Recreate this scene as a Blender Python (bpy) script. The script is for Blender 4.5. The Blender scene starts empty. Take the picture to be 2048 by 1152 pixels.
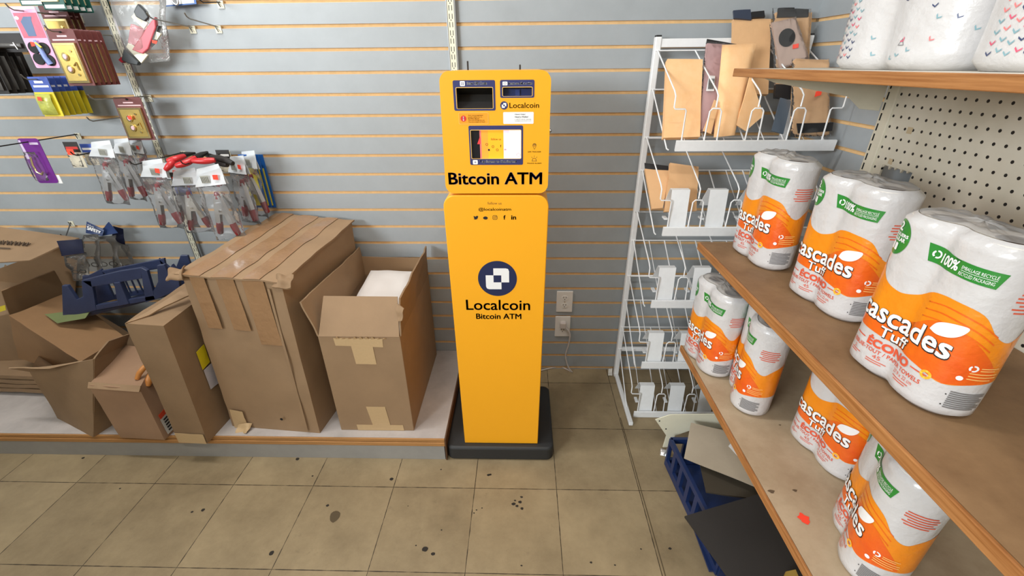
import bpy, bmesh, math, random
from mathutils import Vector, Matrix, noise
import numpy as np
random.seed(7)
SC = bpy.context.scene
COL = SC.collection
PI = math.pi

# ------------------------------------------------------------------ camera
F, YAW, PITCH, ROLL = 870.67, -0.0271, -0.4748, -0.0091
CAM = Vector((0.0, -1.821, 1.4066))
_f = Vector((math.sin(YAW)*math.cos(PITCH), math.cos(YAW)*math.cos(PITCH), math.sin(PITCH)))
_r0 = Vector((math.cos(YAW), -math.sin(YAW), 0)); _u0 = _r0.cross(_f)
_c, _s = math.cos(ROLL), math.sin(ROLL)
_r = _c*_r0 + _s*_u0; _u = -_s*_r0 + _c*_u0
cd = bpy.data.cameras.new('camera'); cam = bpy.data.objects.new('camera', cd); COL.objects.link(cam)
cd.sensor_width = 36; cd.lens = F/2048*36; cd.clip_start = .01
cam.matrix_world = Matrix(((_r.x, _u.x, -_f.x, CAM.x), (_r.y, _u.y, -_f.y, CAM.y), (_r.z, _u.z, -_f.z, CAM.z), (0, 0, 0, 1)))
SC.camera = cam
SC.view_settings.view_transform = 'Standard'; SC.view_settings.look = 'None'
SC.view_settings.gamma = 1; SC.view_settings.use_curve_mapping = False
SC.view_settings.exposure = 0.0

# ------------------------------------------------------------------ light
wd = bpy.data.worlds.new('world'); SC.world = wd; wd.use_nodes = True
bg = wd.node_tree.nodes['Background']; bg.inputs[0].default_value = (.75, .85, 1, 1); bg.inputs[1].default_value = .2
def area(name, loc, target, sx, sy, power, col):
    l = bpy.data.lights.new(name, 'AREA'); l.shape = 'RECTANGLE'; l.size = sx; l.size_y = sy; l.energy = power; l.color = col
    o = bpy.data.objects.new(name, l); COL.objects.link(o); o.location = loc
    o.rotation_euler = (Vector(target)-Vector(loc)).to_track_quat('-Z', 'Y').to_euler(); return o
# daylight through the shop window behind the camera, fluorescent tubes on the ceiling
area('window_daylight', (-3.4, -4.5, 2.05), (-.8, 0, 1.0), 1.8, 1.1, 228, (.92, .97, 1))
area('ceiling_light_front', (-1.1, -.75, 2.68), (-1.1, -.72, 0), 1.2, .14, 28, (1, .98, .94))
area('ceiling_light_rear', (.0, -2.2, 2.68), (.0, -2.2, 0), 1.2, .14, 23, (1, .97, .92))

# ------------------------------------------------------------------ helpers
def ray(u, v): return (u-1024)/F*_r - (v-576)/F*_u + _f
def at(u, v, y): d = ray(u, v); return CAM + d*((y-CAM.y)/d.y)        # point of the place on the plane y
def onz(u, v, z): d = ray(u, v); return CAM + d*((z-CAM.z)/d.z)
def onx(u, v, x): d = ray(u, v); return CAM + d*((x-CAM.x)/d.x)
def lin(c): return tuple((x/12.92 if x <= .04045 else ((x+.055)/1.055)**2.4) for x in [k/255 for k in c])
MATS = {}
def mat(name, rgb, rough=.6, metal=0, bump=None, var=None, spec=.5, coat=0, emit=0, rgb2=None, stretch=None):
    if name in MATS: return MATS[name]
    m = bpy.data.materials.new(name); m.use_nodes = True; MATS[name] = m
    nt = m.node_tree; b = nt.nodes['Principled BSDF']; c = lin(rgb)
    b.inputs['Base Color'].default_value = (*c, 1); b.inputs['Roughness'].default_value = rough
    b.inputs['Metallic'].default_value = metal; b.inputs['Specular IOR Level'].default_value = spec
    b.inputs['Coat Weight'].default_value = coat; b.inputs['Coat Roughness'].default_value = .12
    if emit:
        b.inputs['Emission Color'].default_value = (*c, 1); b.inputs['Emission Strength'].default_value = emit
    if bump or var:
        tc = nt.nodes.new('ShaderNodeTexCoord'); mp = nt.nodes.new('ShaderNodeMapping'); nt.links.new(tc.outputs['Object'], mp.inputs[0])
        if stretch: mp.inputs['Scale'].default_value = stretch
    if var:
        n = nt.nodes.new('ShaderNodeTexNoise'); n.inputs['Scale'].default_value = var[0]; n.inputs['Detail'].default_value = 6; n.inputs['Roughness'].default_value = .65
        nt.links.new(mp.outputs[0], n.inputs['Vector'])
        r = nt.nodes.new('ShaderNodeValToRGB'); r.color_ramp.elements[0].position = .3; r.color_ramp.elements[1].position = .7
        c2 = lin(rgb2) if rgb2 else tuple(x*(1-var[1]) for x in c)
        r.color_ramp.elements[0].color = (*c2, 1); r.color_ramp.elements[1].color = (*c, 1)
        nt.links.new(n.outputs['Fac'], r.inputs[0]); nt.links.new(r.outputs[0], b.inputs['Base Color'])
    if bump:
        n2 = nt.nodes.new('ShaderNodeTexNoise'); n2.inputs['Scale'].default_value = bump[0]; n2.inputs['Detail'].default_value = 4
        nt.links.new(mp.outputs[0], n2.inputs['Vector'])
        bp = nt.nodes.new('ShaderNodeBump'); bp.inputs['Strength'].default_value = bump[1]; bp.inputs['Distance'].default_value = bump[2] if len(bump) > 2 else .004
        nt.links.new(n2.outputs['Fac'], bp.inputs['Height']); nt.links.new(bp.outputs[0], b.inputs['Normal'])
    return m
def film(name, tint=(235, 235, 235), gloss=.22, bump=60, milk=.06):
    if name in MATS: return MATS[name]
    m = bpy.data.materials.new(name); m.use_nodes = True; MATS[name] = m; nt = m.node_tree; nt.nodes.clear()
    o = nt.nodes.new('ShaderNodeOutputMaterial'); t = nt.nodes.new('ShaderNodeBsdfTransparent'); t.inputs[0].default_value = (*lin(tint), 1)
    g = nt.nodes.new('ShaderNodeBsdfGlossy'); g.inputs['Roughness'].default_value = .12
    d = nt.nodes.new('ShaderNodeBsdfDiffuse'); d.inputs[0].default_value = (.8, .8, .8, 1)
    tc = nt.nodes.new('ShaderNodeTexCoord'); n = nt.nodes.new('ShaderNodeTexNoise'); n.inputs['Scale'].default_value = bump; n.inputs['Detail'].default_value = 3
    nt.links.new(tc.outputs['Object'], n.inputs['Vector'])
    bp = nt.nodes.new('ShaderNodeBump'); bp.inputs['Strength'].default_value = .9; bp.inputs['Distance'].default_value = .006
    nt.links.new(n.outputs['Fac'], bp.inputs['Height']); nt.links.new(bp.outputs[0], g.inputs['Normal'])
    lw = nt.nodes.new('ShaderNodeLayerWeight'); lw.inputs['Blend'].default_value = gloss; nt.links.new(bp.outputs[0], lw.inputs['Normal'])
    m1 = nt.nodes.new('ShaderNodeMixShader'); nt.links.new(lw.outputs['Fresnel'], m1.inputs[0]); nt.links.new(t.outputs[0], m1.inputs[1]); nt.links.new(g.outputs[0], m1.inputs[2])
    m2 = nt.nodes.new('ShaderNodeMixShader'); m2.inputs[0].default_value = milk; nt.links.new(m1.outputs[0], m2.inputs[1]); nt.links.new(d.outputs[0], m2.inputs[2])
    nt.links.new(m2.outputs[0], o.inputs[0]); return m

class MB:
    """collects shapes in world coordinates; build() links them as ONE mesh object"""
    def __init__(s): s.v = []; s.f = []; s.mi = []; s.mats = []
    def m(s, mt):
        if mt not in s.mats: s.mats.append(mt)
        return s.mats.index(mt)
    def add(s, vs, fs, mt):
        k = len(s.v); i = s.m(mt)
        s.v += [tuple(x) for x in vs]
        for f in fs: s.f.append([k+j for j in f]); s.mi.append(i)
        return s
    def hexa(s, p, mt):
        return s.add(p, [(3, 2, 1, 0), (4, 5, 6, 7), (0, 1, 5, 4), (1, 2, 6, 5), (2, 3, 7, 6), (3, 0, 4, 7)], mt)
    def box(s, x0, x1, y0, y1, z0, z1, mt):
        return s.hexa([(x0, y0, z0), (x1, y0, z0), (x1, y1, z0), (x0, y1, z0), (x0, y0, z1), (x1, y0, z1), (x1, y1, z1), (x0, y1, z1)], mt)
    def slab(s, p, t, mt):
        """flat polygon p (list of points) given thickness t behind it"""
        p = [Vector(x) for x in p]; n = Vector((0, 0, 0))
        for i in range(len(p)): a, b = p[i]-p[0], p[(i+1) % len(p)]-p[0]; n += a.cross(b)
        n.normalize(); k = len(p)
        return s.add(p+[x-n*t for x in p], [tuple(range(k)), tuple(range(2*k-1, k-1, -1))]+[((i+1) % k, i, k+i, k+(i+1) % k) for i in range(k)], mt)
    def tube(s, pts, r, mt, n=8, closed=False):
        pts = [Vector(p) for p in pts]; K = len(pts); vs = []; fs = []; up = None
        for i, p in enumerate(pts):
            a = pts[(i-1) % K] if (i > 0 or closed) else p; b = pts[(i+1) % K] if (i < K-1 or closed) else p
            d = (b-a).normalized()
            if up is None: up = d.orthogonal().normalized()
            up = (up-d*up.dot(d)).normalized(); w = d.cross(up); rr = r[i] if isinstance(r, (list, tuple)) else r
            for j in range(n): t = 2*PI*j/n; vs.append(p+(up*math.cos(t)+w*math.sin(t))*rr)
        for i in range(K if closed else K-1):
            for j in range(n): a = i*n+j; b = i*n+(j+1) % n; c = ((i+1) % K)*n; fs.append((a, b, c+(j+1) % n, c+j))
        if not closed: fs += [tuple(range(n-1, -1, -1)), tuple((K-1)*n+j for j in range(n))]
        return s.add(vs, fs, mt)
    def lathe(s, c, prof, mt, n=32):
        vs = []; fs = []
        for r, z in prof:
            for j in range(n): t = 2*PI*j/n; vs.append((c[0]+r*math.cos(t), c[1]+r*math.sin(t), c[2]+z))
        for i in range(len(prof)-1):
            for j in range(n): a = i*n+j; b = i*n+(j+1) % n; fs.append((a, b, b+n, a+n))
        return s.add(vs, fs, mt)
    def ext(s, poly, fn, d0, d1, mt):
        """2-D outline run from depth d0 to d1; fn(x, z, d) gives the point"""
        k = len(poly)
        return s.add([fn(x, z, d0) for x, z in poly]+[fn(x, z, d1) for x, z in poly],
                     [tuple(range(k)), tuple(range(2*k-1, k-1, -1))]+[((i+1) % k, i, k+i, k+(i+1) % k) for i in range(k)], mt)
    def sheet(s, q, mt, nx=8, nz=10, th=.0, amp=0, sc=14, bulge=0, seed=0, mt2=None):
        """soft quad q = bottom-left, bottom-right, top-right, top-left as a closed pillow of thickness th with creases"""
        q = [Vector(x) for x in q]; n = (q[1]-q[0]).cross(q[3]-q[0]).normalized(); vs = []
        for side in (0, 1):
            for j in range(nz+1):
                for i in range(nx+1):
                    a, b = i/nx, j/nz; p = (q[0]*(1-a)+q[1]*a)*(1-b)+(q[3]*(1-a)+q[2]*a)*b
                    e = min(1, 6*min(a, 1-a, b, 1-b))**.5 if bulge else 1
                    h = amp*noise.noise(Vector((p.x*sc+seed, p.y*sc, p.z*sc+seed*2)))
                    h += bulge*math.sin(PI*a)*math.sin(PI*b)*(1 if side == 0 else -1)
                    vs.append(p+n*(h+(th/2*e if side == 0 else -th/2*e)))
        N = (nx+1)*(nz+1); fs = []
        for j in range(nz):
            for i in range(nx):
                a = j*(nx+1)+i; fs.append((a, a+1, a+nx+2, a+nx+1)); fs.append((N+a+nx+1, N+a+nx+2, N+a+1, N+a))
        ring = [i for i in range(nx)]+[j*(nx+1)+nx for j in range(nz)]+[nz*(nx+1)+i for i in range(nx, 0, -1)]+[j*(nx+1) for j in range(nz, 0, -1)]
        for i in range(len(ring)): a, b = ring[i], ring[(i+1) % len(ring)]; fs.append((b, a, N+a, N+b))
        return s.add(vs, fs, mt)
    def build(s, name, parent=None, smooth=None, bevel=0, local=False, seg=2, sub=0):
        me = bpy.data.meshes.new(name); vs = [Vector(x) for x in s.v]
        o = bpy.data.objects.new(name, me); COL.objects.link(o)
        if parent is not None:
            o.parent = parent
            if not local:
                off = Vector((0, 0, 0)); q = parent
                while q: off += q.location; q = q.parent
                vs = [x-off for x in vs]
        elif not local:
            lo = [min(x[k] for x in vs) for k in range(3)]; hi = [max(x[k] for x in vs) for k in range(3)]
            c = Vector(((lo[0]+hi[0])/2, (lo[1]+hi[1])/2, lo[2])); o.location = c; vs = [x-c for x in vs]
        me.from_pydata(vs, [], s.f)
        for mt in s.mats: me.materials.append(mt)
        me.polygons.foreach_set('material_index', s.mi)
        if smooth is not None:
            me.polygons.foreach_set('use_smooth', [True]*len(me.polygons))
            if smooth < 180: me.set_sharp_from_angle(angle=math.radians(smooth))
        me.update()
        if sub:
            d = o.modifiers.new('sub', 'SUBSURF'); d.levels = d.render_levels = sub
        if bevel:
            d = o.modifiers.new('bevel', 'BEVEL'); d.width = bevel; d.segments = seg; d.limit_method = 'ANGLE'; d.angle_limit = math.radians(40)
        return o
def tag(o, label, cat, group=None):
    o['label'] = label; o['category'] = cat
    if group: o['group'] = group
    return o
def thing(name, label, cat, loc=(0, 0, 0), group=None):
    o = bpy.data.objects.new(name, None); COL.objects.link(o); o.location = loc; o.empty_display_size = .05
    return tag(o, label, cat, group)
def struct(o): o['kind'] = 'structure'; return o
def kids(o): return [c for c in bpy.data.objects if c.parent == o]
def dup(o, parent=None):
    c = o.copy(); COL.objects.link(c)
    if parent: c.parent = parent; c.matrix_parent_inverse = Matrix()
    for k in kids(o): dup(k, c)
    return c
_TX = {}
def text2d(s, bold=0, shear=0):
    """outline of a word as 2-D vertices and faces, scaled to a unit box"""
    key = (s, bold, shear)
    if key in _TX: return _TX[key]
    cu = bpy.data.curves.new('t', 'FONT'); cu.body = s; cu.offset = bold; cu.shear = shear; cu.resolution_u = 3; cu.fill_mode = 'FRONT'
    o = bpy.data.objects.new('t', cu); COL.objects.link(o)
    dg = bpy.context.evaluated_depsgraph_get(); ev = o.evaluated_get(dg); me = ev.to_mesh()
    vs = [(v.co.x, v.co.y) for v in me.vertices]; fs = [tuple(p.vertices) for p in me.polygons]
    ev.to_mesh_clear(); bpy.data.objects.remove(o); bpy.data.curves.remove(cu)
    x0 = min(v[0] for v in vs); x1 = max(v[0] for v in vs); y0 = min(v[1] for v in vs); y1 = max(v[1] for v in vs)
    vs = [((x-x0)/(x1-x0), (y-y0)/(y1-y0)) for x, y in vs]
    _TX[key] = (vs, fs, (x1-x0)/(y1-y0)); return _TX[key]
def put_text(mb, s, fn, x0, x1, z0, z1, mt, bold=.0, shear=0):
    """word set in the box x0..x1, z0..z1; bold thickens every stroke by that share of the height"""
    vs, fs, _ = text2d(s, 0, shear); d = bold*(z1-z0)*1.6
    for dx, dz in ([(0, 0)] if d == 0 else [(-d, -d), (d, -d), (-d, d), (d, d), (0, 0)]):
        mb.add([fn(x0+d+(x1-x0-2*d)*a+dx, z0+d*.7+(z1-z0-1.4*d)*b+dz*.7) for a, b in vs], fs, mt)
def circle(cx, cz, r, n=32, rz=None, a0=0, a1=2*PI):
    full = abs(a1-a0-2*PI) < 1e-6; k = n if full else n+1
    return [(cx+r*math.cos(a0+(a1-a0)*i/n), cz+(rz or r)*math.sin(a0+(a1-a0)*i/n)) for i in range(k)]
def rrect(x0, x1, z0, z1, r, n=6):
    out = []
    for cx, cz, a in ((x1-r, z1-r, 0), (x0+r, z1-r, PI/2), (x0+r, z0+r, PI), (x1-r, z0+r, 1.5*PI)):
        out += [(cx+r*math.cos(a+PI/2*i/n), cz+r*math.sin(a+PI/2*i/n)) for i in range(n+1)]
    return out
def ring2d(mb, outer, inner, fn, mt):
    k = len(outer); mb.add([fn(*p) for p in outer]+[fn(*p) for p in inner], [(i, (i+1) % k, k+(i+1) % k, k+i) for i in range(k)], mt)

# ------------------------------------------------------------------ materials
GREY = mat('grey_laminate', (163, 169, 173), .5, var=(9, .1), bump=(60, .05))
MDF = mat('raw_fibreboard', (236, 200, 146), .85, var=(40, .15))
FLAT_WHITE = mat('painted_wall', (200, 200, 196), .8, var=(3, .05))
CARD = mat('cardboard', (158, 129, 98), .75, var=(7, .14), bump=(25, .12))
CARD_IN = mat('cardboard_inside', (150, 120, 88), .8, var=(9, .12), bump=(25, .12))
CARD_DK = mat('cardboard_brown', (148, 120, 90), .8, var=(8, .18), bump=(22, .15))
TAPE_CL = mat('clear_brown_tape', (160, 124, 90), .22, var=(30, .12), bump=(60, .5), coat=.5)
TAPE_PAPER = mat('kraft_paper_tape', (200, 170, 128), .55, var=(120, .06))
WHITE_METAL = mat('white_enamel_wire', (244, 246, 248), .35, var=(60, .05))
GALV = mat('galvanised_metal', (196, 200, 204), .38, .75, var=(40, .12))
CREAM_METAL = mat('cream_enamel', (226, 222, 200), .45, var=(12, .08))
BLACK = mat('black_plastic', (24, 24, 26), .5)
DARK = mat('dark_slot', (14, 14, 15), .9)
YELLOW = mat('yellow_powder_coat', (252, 176, 30), .42, bump=(500, .06))
NAVY = mat('navy_ink', (46, 50, 104), .5)
INK = mat('black_ink', (30, 27, 28), .55)
WHITE_INK = mat('white_ink', (244, 244, 244), .5)
BASE = mat('black_painted_steel', (42, 43, 44), .55, bump=(300, .1))
STEEL = mat('bright_steel', (205, 205, 205), .25, 1)
ORANGE_STICKER = mat('fluorescent_sticker', (255, 74, 48), .6)
BROWN_INK = mat('brown_ink', (140, 92, 26), .6)

# ------------------------------------------------------------------ room shell
def slat_profile(z0, z1):
    """outline of the grooved panel face as (depth, height, is_groove)"""
    seg = []; zc = z0; g = .0762; k0 = math.ceil((z0-.0121)/g)
    z = .0121+k0*g
    if z-.006 < z0: z += g
    while z < z1:
        seg.append((0, zc, z-.0055, GREY)); seg.append(('g', z-.0055, z+.0055, MDF)); zc = z+.0055; z += g
    seg.append((0, zc, z1, GREY)); return seg
def slatwall(mb, P, a0, a1, z0, z1):
    """P(a, d, z): a along the wall, d depth into it"""
    for kind, za, zb, mt in slat_profile(z0, z1):
        if kind == 0: mb.add([P(a0, 0, za), P(a1, 0, za), P(a1, 0, zb), P(a0, 0, zb)], [(0, 1, 2, 3)], mt)
        else:
            d = .0065
            vs = [P(a, dd, z) for a in (a0, a1) for dd, z in ((0, za), (.0012, za-.0), (d, za-.004), (d, zb+.009), (.004, zb+.009), (.004, zb), (0, zb))]
            mb.add(vs, [(i, 7+i, 8+i, i+1) for i in range(6)], mt)
mb = MB(); slatwall(mb, lambda a, d, z: (a, d, z), -3.6, 1.035, 0, 2.75)
mb.box(-3.6, 1.15, .012, .06, 0, 2.75, MDF)
struct(mb.build('wall_back'))
mb = MB(); slatwall(mb, lambda a, d, z: (1.035+d, a, z), 0, -4.6, 0, 2.75)
mb.box(1.047, 1.1, -4.6, .0, 0, 2.75, MDF)
struct(mb.build('wall_right'))

def floor_material():
    m = bpy.data.materials.new('vinyl_floor_tile'); m.use_nodes = True; nt = m.node_tree; N = nt.nodes; L = nt.links; b = N['Principled BSDF']
    g = N.new('ShaderNodeNewGeometry'); sx = N.new('ShaderNodeSeparateXYZ'); L.new(g.outputs['Position'], sx.inputs[0])
    def M(op, a, c=None, d=None):
        n = N.new('ShaderNodeMath'); n.operation = op
        for i, x in enumerate((a, c, d)):
            if x is None: continue
            if isinstance(x, (int, float)): n.inputs[i].default_value = x
            else: L.new(x, n.inputs[i])
        return n.outputs[0]
    T = .3048
    ux = M('DIVIDE', M('ADD', sx.outputs[0], 1.395+T*20), T); uy = M('DIVIDE', M('ADD', sx.outputs[1], 1.026+T*20), T)
    wob = N.new('ShaderNodeTexNoise'); wob.inputs['Scale'].default_value = 30; L.new(g.outputs['Position'], wob.inputs['Vector'])
    w = M('MULTIPLY', wob.outputs['Fac'], .010)
    dx = M('ABSOLUTE', M('SUBTRACT', M('FRACT', M('ADD', ux, .5)), .5)); dy = M('ABSOLUTE', M('SUBTRACT', M('FRACT', M('ADD', uy, .5)), .5))
    line = M('LESS_THAN', M('MINIMUM', dx, dy), M('ADD', w, -.001))
    cell = N.new('ShaderNodeTexWhiteNoise'); cell.noise_dimensions = '2D'; cb = N.new('ShaderNodeCombineXYZ')
    L.new(M('FLOOR', ux), cb.inputs[0]); L.new(M('FLOOR', uy), cb.inputs[1]); L.new(cb.outputs[0], cell.inputs['Vector'])
    n1 = N.new('ShaderNodeTexNoise'); n1.inputs['Scale'].default_value = 5; n1.inputs['Detail'].default_value = 8; n1.inputs['Roughness'].default_value = .7; L.new(g.outputs['Position'], n1.inputs['Vector'])
    r = N.new('ShaderNodeValToRGB'); e = r.color_ramp.elements
    e[0].position = .3; e[0].color = (*lin((128, 112, 86)), 1); e[1].position = .72; e[1].color = (*lin((166, 148, 116)), 1)
    L.new(M('ADD', M('MULTIPLY', n1.outputs['Fac'], .85), M('MULTIPLY', cell.outputs['Value'], .14)), r.inputs[0])
    n2 = N.new('ShaderNodeTexNoise'); n2.inputs['Scale'].default_value = 14; n2.inputs['Detail'].default_value = 10; n2.inputs['Roughness'].default_value = .75; L.new(g.outputs['Position'], n2.inputs['Vector'])
    scuff = N.new('ShaderNodeMapRange'); scuff.inputs['From Min'].default_value = .6; scuff.inputs['From Max'].default_value = .78; L.new(n2.outputs['Fac'], scuff.inputs['Value'])
    mx = N.new('ShaderNodeMix'); mx.data_type = 'RGBA'; mx.inputs['B'].default_value = (*lin((84, 74, 60)), 1)
    L.new(M('MULTIPLY', scuff.outputs[0], .6), mx.inputs['Factor']); L.new(r.outputs[0], mx.inputs['A'])
    mx2 = N.new('ShaderNodeMix'); mx2.data_type = 'RGBA'; mx2.inputs['B'].default_value = (*lin((62, 52, 40)), 1)
    L.new(line, mx2.inputs['Factor']); L.new(mx.outputs['Result'], mx2.inputs['A']); L.new(mx2.outputs['Result'], b.inputs['Base Color'])
    b.inputs['Roughness'].default_value = .5; b.inputs['Specular IOR Level'].default_value = .3
    return m
FLOOR = floor_material(); GUM = mat('black_gum', (40, 34, 28), .8); GUM2 = mat('brown_stain', (84, 70, 48), .7)
mb = MB(); mb.box(-4.5, 1.1, -4.6, .06, -.05, 0, FLOOR)
rnd = random.Random(3)
def blob(u, v, r, mt, asp=1):
    c = onz(u, v, .0006); ph = rnd.random()*9
    mb.add([(c.x+r*math.cos(t)*(1+.35*noise.noise(Vector((math.cos(t)+ph, math.sin(t), ph)))), c.y+asp*r*math.sin(t)*(1+.35*noise.noise(Vector((math.cos(t), math.sin(t)+ph, 3)))), c.z) for t in [2*PI*i/14 for i in range(14)]], [tuple(range(14))], mt)
blob(669, 1033, .017, GUM2, 1.4); blob(543, 1106, .0075, GUM, 1.1); blob(783, 958, .008, GUM, .8); blob(655, 1011, .005, GUM)
for u, v, r in [(1027, 1008, .007), (1034, 1012, .006), (1040, 1004, .007), (1044, 1017, .006), (1043, 994, .005), (1030, 1001, .004), (850, 1098, .010), (866, 1108, .007), (406, 1020, .007), (384, 1024, .005), (977, 950, .006), (981, 949, .005), (882, 939, .003), (595, 918, .008), (240, 977, .004), (166, 916, .006), (816, 1012, .002), (832, 1091, .003), (1182, 1125, .004), (1340, 1097, .005), (1230, 1130, .003), (964, 1016, .003), (948, 1026, .003), (953, 1020, .003), (883, 1060, .003), (1282, 1098, .003), (625, 952, .004), (1043, 1131, .003)]: blob(u, v, r, GUM, .8)
a, b = onz(1240, 835, .0006), onz(1330, 1152, .0006)
mb.add([a, a+Vector((.003, 0, 0)), b+Vector((.003, 0, 0)), b], [(0, 1, 2, 3)], GUM2)
struct(mb.build('floor'))
mb = MB(); mb.box(-4.5, 1.1, -4.6, .06, 2.75, 2.8, FLAT_WHITE); struct(mb.build('ceiling'))
mb = MB(); mb.box(-4.55, -4.5, -4.65, .06, 0, 2.75, FLAT_WHITE); struct(mb.build('wall_left'))
mb = MB()
for q in ((-4.5, -4.35, 0, 2.75), (-2.45, 1.1, 0, 2.75), (-4.35, -2.45, 0, 1.4), (-4.35, -2.45, 2.68, 2.75)): mb.box(q[0], q[1], -4.65, -4.6, q[2], q[3], FLAT_WHITE)
struct(mb.build('wall_front'))
mb = MB()
for q in ((-4.35, -2.45, 1.4, 1.45), (-4.35, -2.45, 2.63, 2.68), (-4.35, -4.3, 1.4, 2.68), (-2.5, -2.45, 1.4, 2.68), (-3.42, -3.38, 1.4, 2.68)): mb.box(q[0], q[1], -4.66, -4.59, q[2], q[3], FLAT_WHITE)
struct(mb.build('window_1'))
mb = MB(); mb.box(-4.5, -1.95, -2.62, -2.58, 0, 1.56, mat('light_block_board', (120, 112, 100), .7)); struct(mb.build('light_block_panel'))   # unseen panel added behind the camera to keep window light off the low left
mb = MB(); mb.box(-4.5, -3.6, 0, .06, 0, 2.75, FLAT_WHITE); struct(mb.build('wall_back_side'))

# ------------------------------------------------------------------ wall standards
def standard(x0, x1, ztop, label):
    t = thing('slotted_wall_standard', label, 'shelf standard', ((x0+x1)/2, 0, .15), 'slotted standards on the slatwall')
    w = x1-x0; mb = MB(); mb.box(x0, x1, -.012, -.001, .15, ztop, CREAM_METAL); mb.build('channel', t, bevel=.0015)
    mb = MB(); mb.box(x1, x1+.006, -.017, -.001, .15, ztop, STEEL); mb.box(x0-.003, x0, -.014, -.001, .15, ztop, GALV); mb.build('steel_edge', t)
    mb = MB(); z = .2
    i = 0
    while z < ztop-.03:
        for xx in (x0+w*.3, x0+w*.7): mb.add([(xx-.0011, -.01225, z), (xx+.0011, -.01225, z), (xx+.0011, -.01225, z+.016), (xx-.0011, -.01225, z+.016)], [(0, 1, 2, 3)], DARK)
        if i % 2 == 0: mb.add([((x0+x1)/2+p, -.01225, z+.022+q) for p, q in circle(0, 0, .0019, 10)], [tuple(range(10))], DARK)
        z += .0255; i += 1
    mb.build('slots', t)
standard(-1.503, -1.476, 2.6, 'slotted upright on the left, behind the hanging hardware cards')
standard(-.270, -.245, 2.6, 'slotted upright rising from behind the yellow machine')

# ------------------------------------------------------------------ low platform
WOOD_EDGE = mat('plywood_edge', (190, 138, 82), .6, var=(10, .3), stretch=(1, 8, 14))
PLAT_TOP = mat('worn_white_laminate', (196, 188, 184), .55, var=(8, .25), bump=(40, .05))
FASCIA = mat('grey_fascia', (160, 158, 154), .55, var=(12, .12))
t = thing('display_platform', 'low wall platform with worn white top and wooden edge under the boxes', 'platform', (-1.95, -.3, 0))
mb = MB(); mb.box(-3.6, -.302, -.585, -.002, .094, .112, PLAT_TOP); mb.build('deck', t, bevel=.001)
mb = MB(); mb.box(-3.6, -.302, -.591, -.5852, .096, .111, WOOD_EDGE); mb.box(-3.6, -.302, -.594, -.5852, .076, .0935, WOOD_EDGE); mb.build('front_edge_strip', t, bevel=.0015)
mb = MB(); mb.box(-3.6, -.306, -.589, -.575, .0, .0755, FASCIA); mb.build('front_fascia', t)
mb = MB(); mb.box(-.302, -.297, -.594, -.01, .002, .111, mat('dark_wood_edge', (96, 66, 42), .7, var=(10, .3))); mb.build('side_edge', t)

# ------------------------------------------------------------------ yellow kiosk
t = thing('atm_kiosk', 'tall yellow cash machine kiosk standing on a black floor plate', 'ATM', (-.085, -.4, 0))
YF = -.566
def fr(d): return lambda x, z: (x, YF-d, z)
mb = MB(); mb.ext(rrect(-.299, .125, -.59, -.212, .03), lambda x, y, d: (x, y, d), 0.0, .066, BASE); mb.build('base_plate', t, bevel=.01, seg=3, smooth=40)
# column: rounded top corners, narrower at the foot
poly = [(-.2275, .067), (.0625, .067)]
poly += [(.0765-.035+.035*math.cos(a), 1.066-.035+.035*math.sin(a)) for a in [PI/2*i/8 for i in range(9)]]
poly += [(-.2355+.035+.035*math.cos(a), 1.066-.035+.035*math.sin(a)) for a in [PI/2+PI/2*i/8 for i in range(9)]]
col = MB(); col.ext(poly, lambda x, z, d: (x, d, z), YF, -.3, YELLOW); col = col.build('column', t, bevel=.0025, smooth=40)
# head with rounded corners and three openings
HL, HR, HB, HT = -.222, .0725, 1.0715, 1.3925
head = MB()
hol = [(-.1775, -.0795, 1.301, 1.3535), (-.0545, .0245, 1.331, 1.3535), (-.1445, -.005, 1.170, 1.2475)]
outer = [(x+(z-1.23)*.010+(x+.0748)*(1.23-z)*.06, z) for x, z in rrect(HL, HR, HB, HT, .026, 8)]
bm = bmesh.new()
def loop(pts): 
    vs = [bm.verts.new((x, YF, z)) for x, z in pts]; return [bm.edges.new((vs[i], vs[(i+1) % len(vs)])) for i in range(len(vs))]
es = loop(outer)
for a, b, c, d in hol: es += loop(rrect(a, b, c, d, .003, 2))
bmesh.ops.triangle_fill(bm, edges=es, use_beauty=True, normal=(0, -1, 0))
bm.verts.ensure_lookup_table(); bm.verts.index_update()
fc = [[v.index for v in f.verts] for f in bm.faces]; fv = [v.co.copy() for v in bm.verts]; bm.free()
head.add(fv, fc, YELLOW)
k = len(outer)
head.add([(x, YF, z) for x, z in outer]+[(x, -.33, z) for x, z in outer], [(i, (i+1) % k, k+(i+1) % k, k+i) for i in range(k)]+[tuple(range(k, 2*k))], YELLOW)
LIP = mat('pale_yellow_bevel', (255, 205, 110), .4)
for a, b, c, d in hol:
    q = rrect(a, b, c, d, .003, 2); n = len(q)
    head.add([(x, YF, z) for x, z in q]+[(x, YF+.012, z) for x, z in q], [(i, (i+1) % n, n+(i+1) % n, n+i) for i in range(n)], LIP)
head = head.build('head', t, smooth=35)
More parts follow.
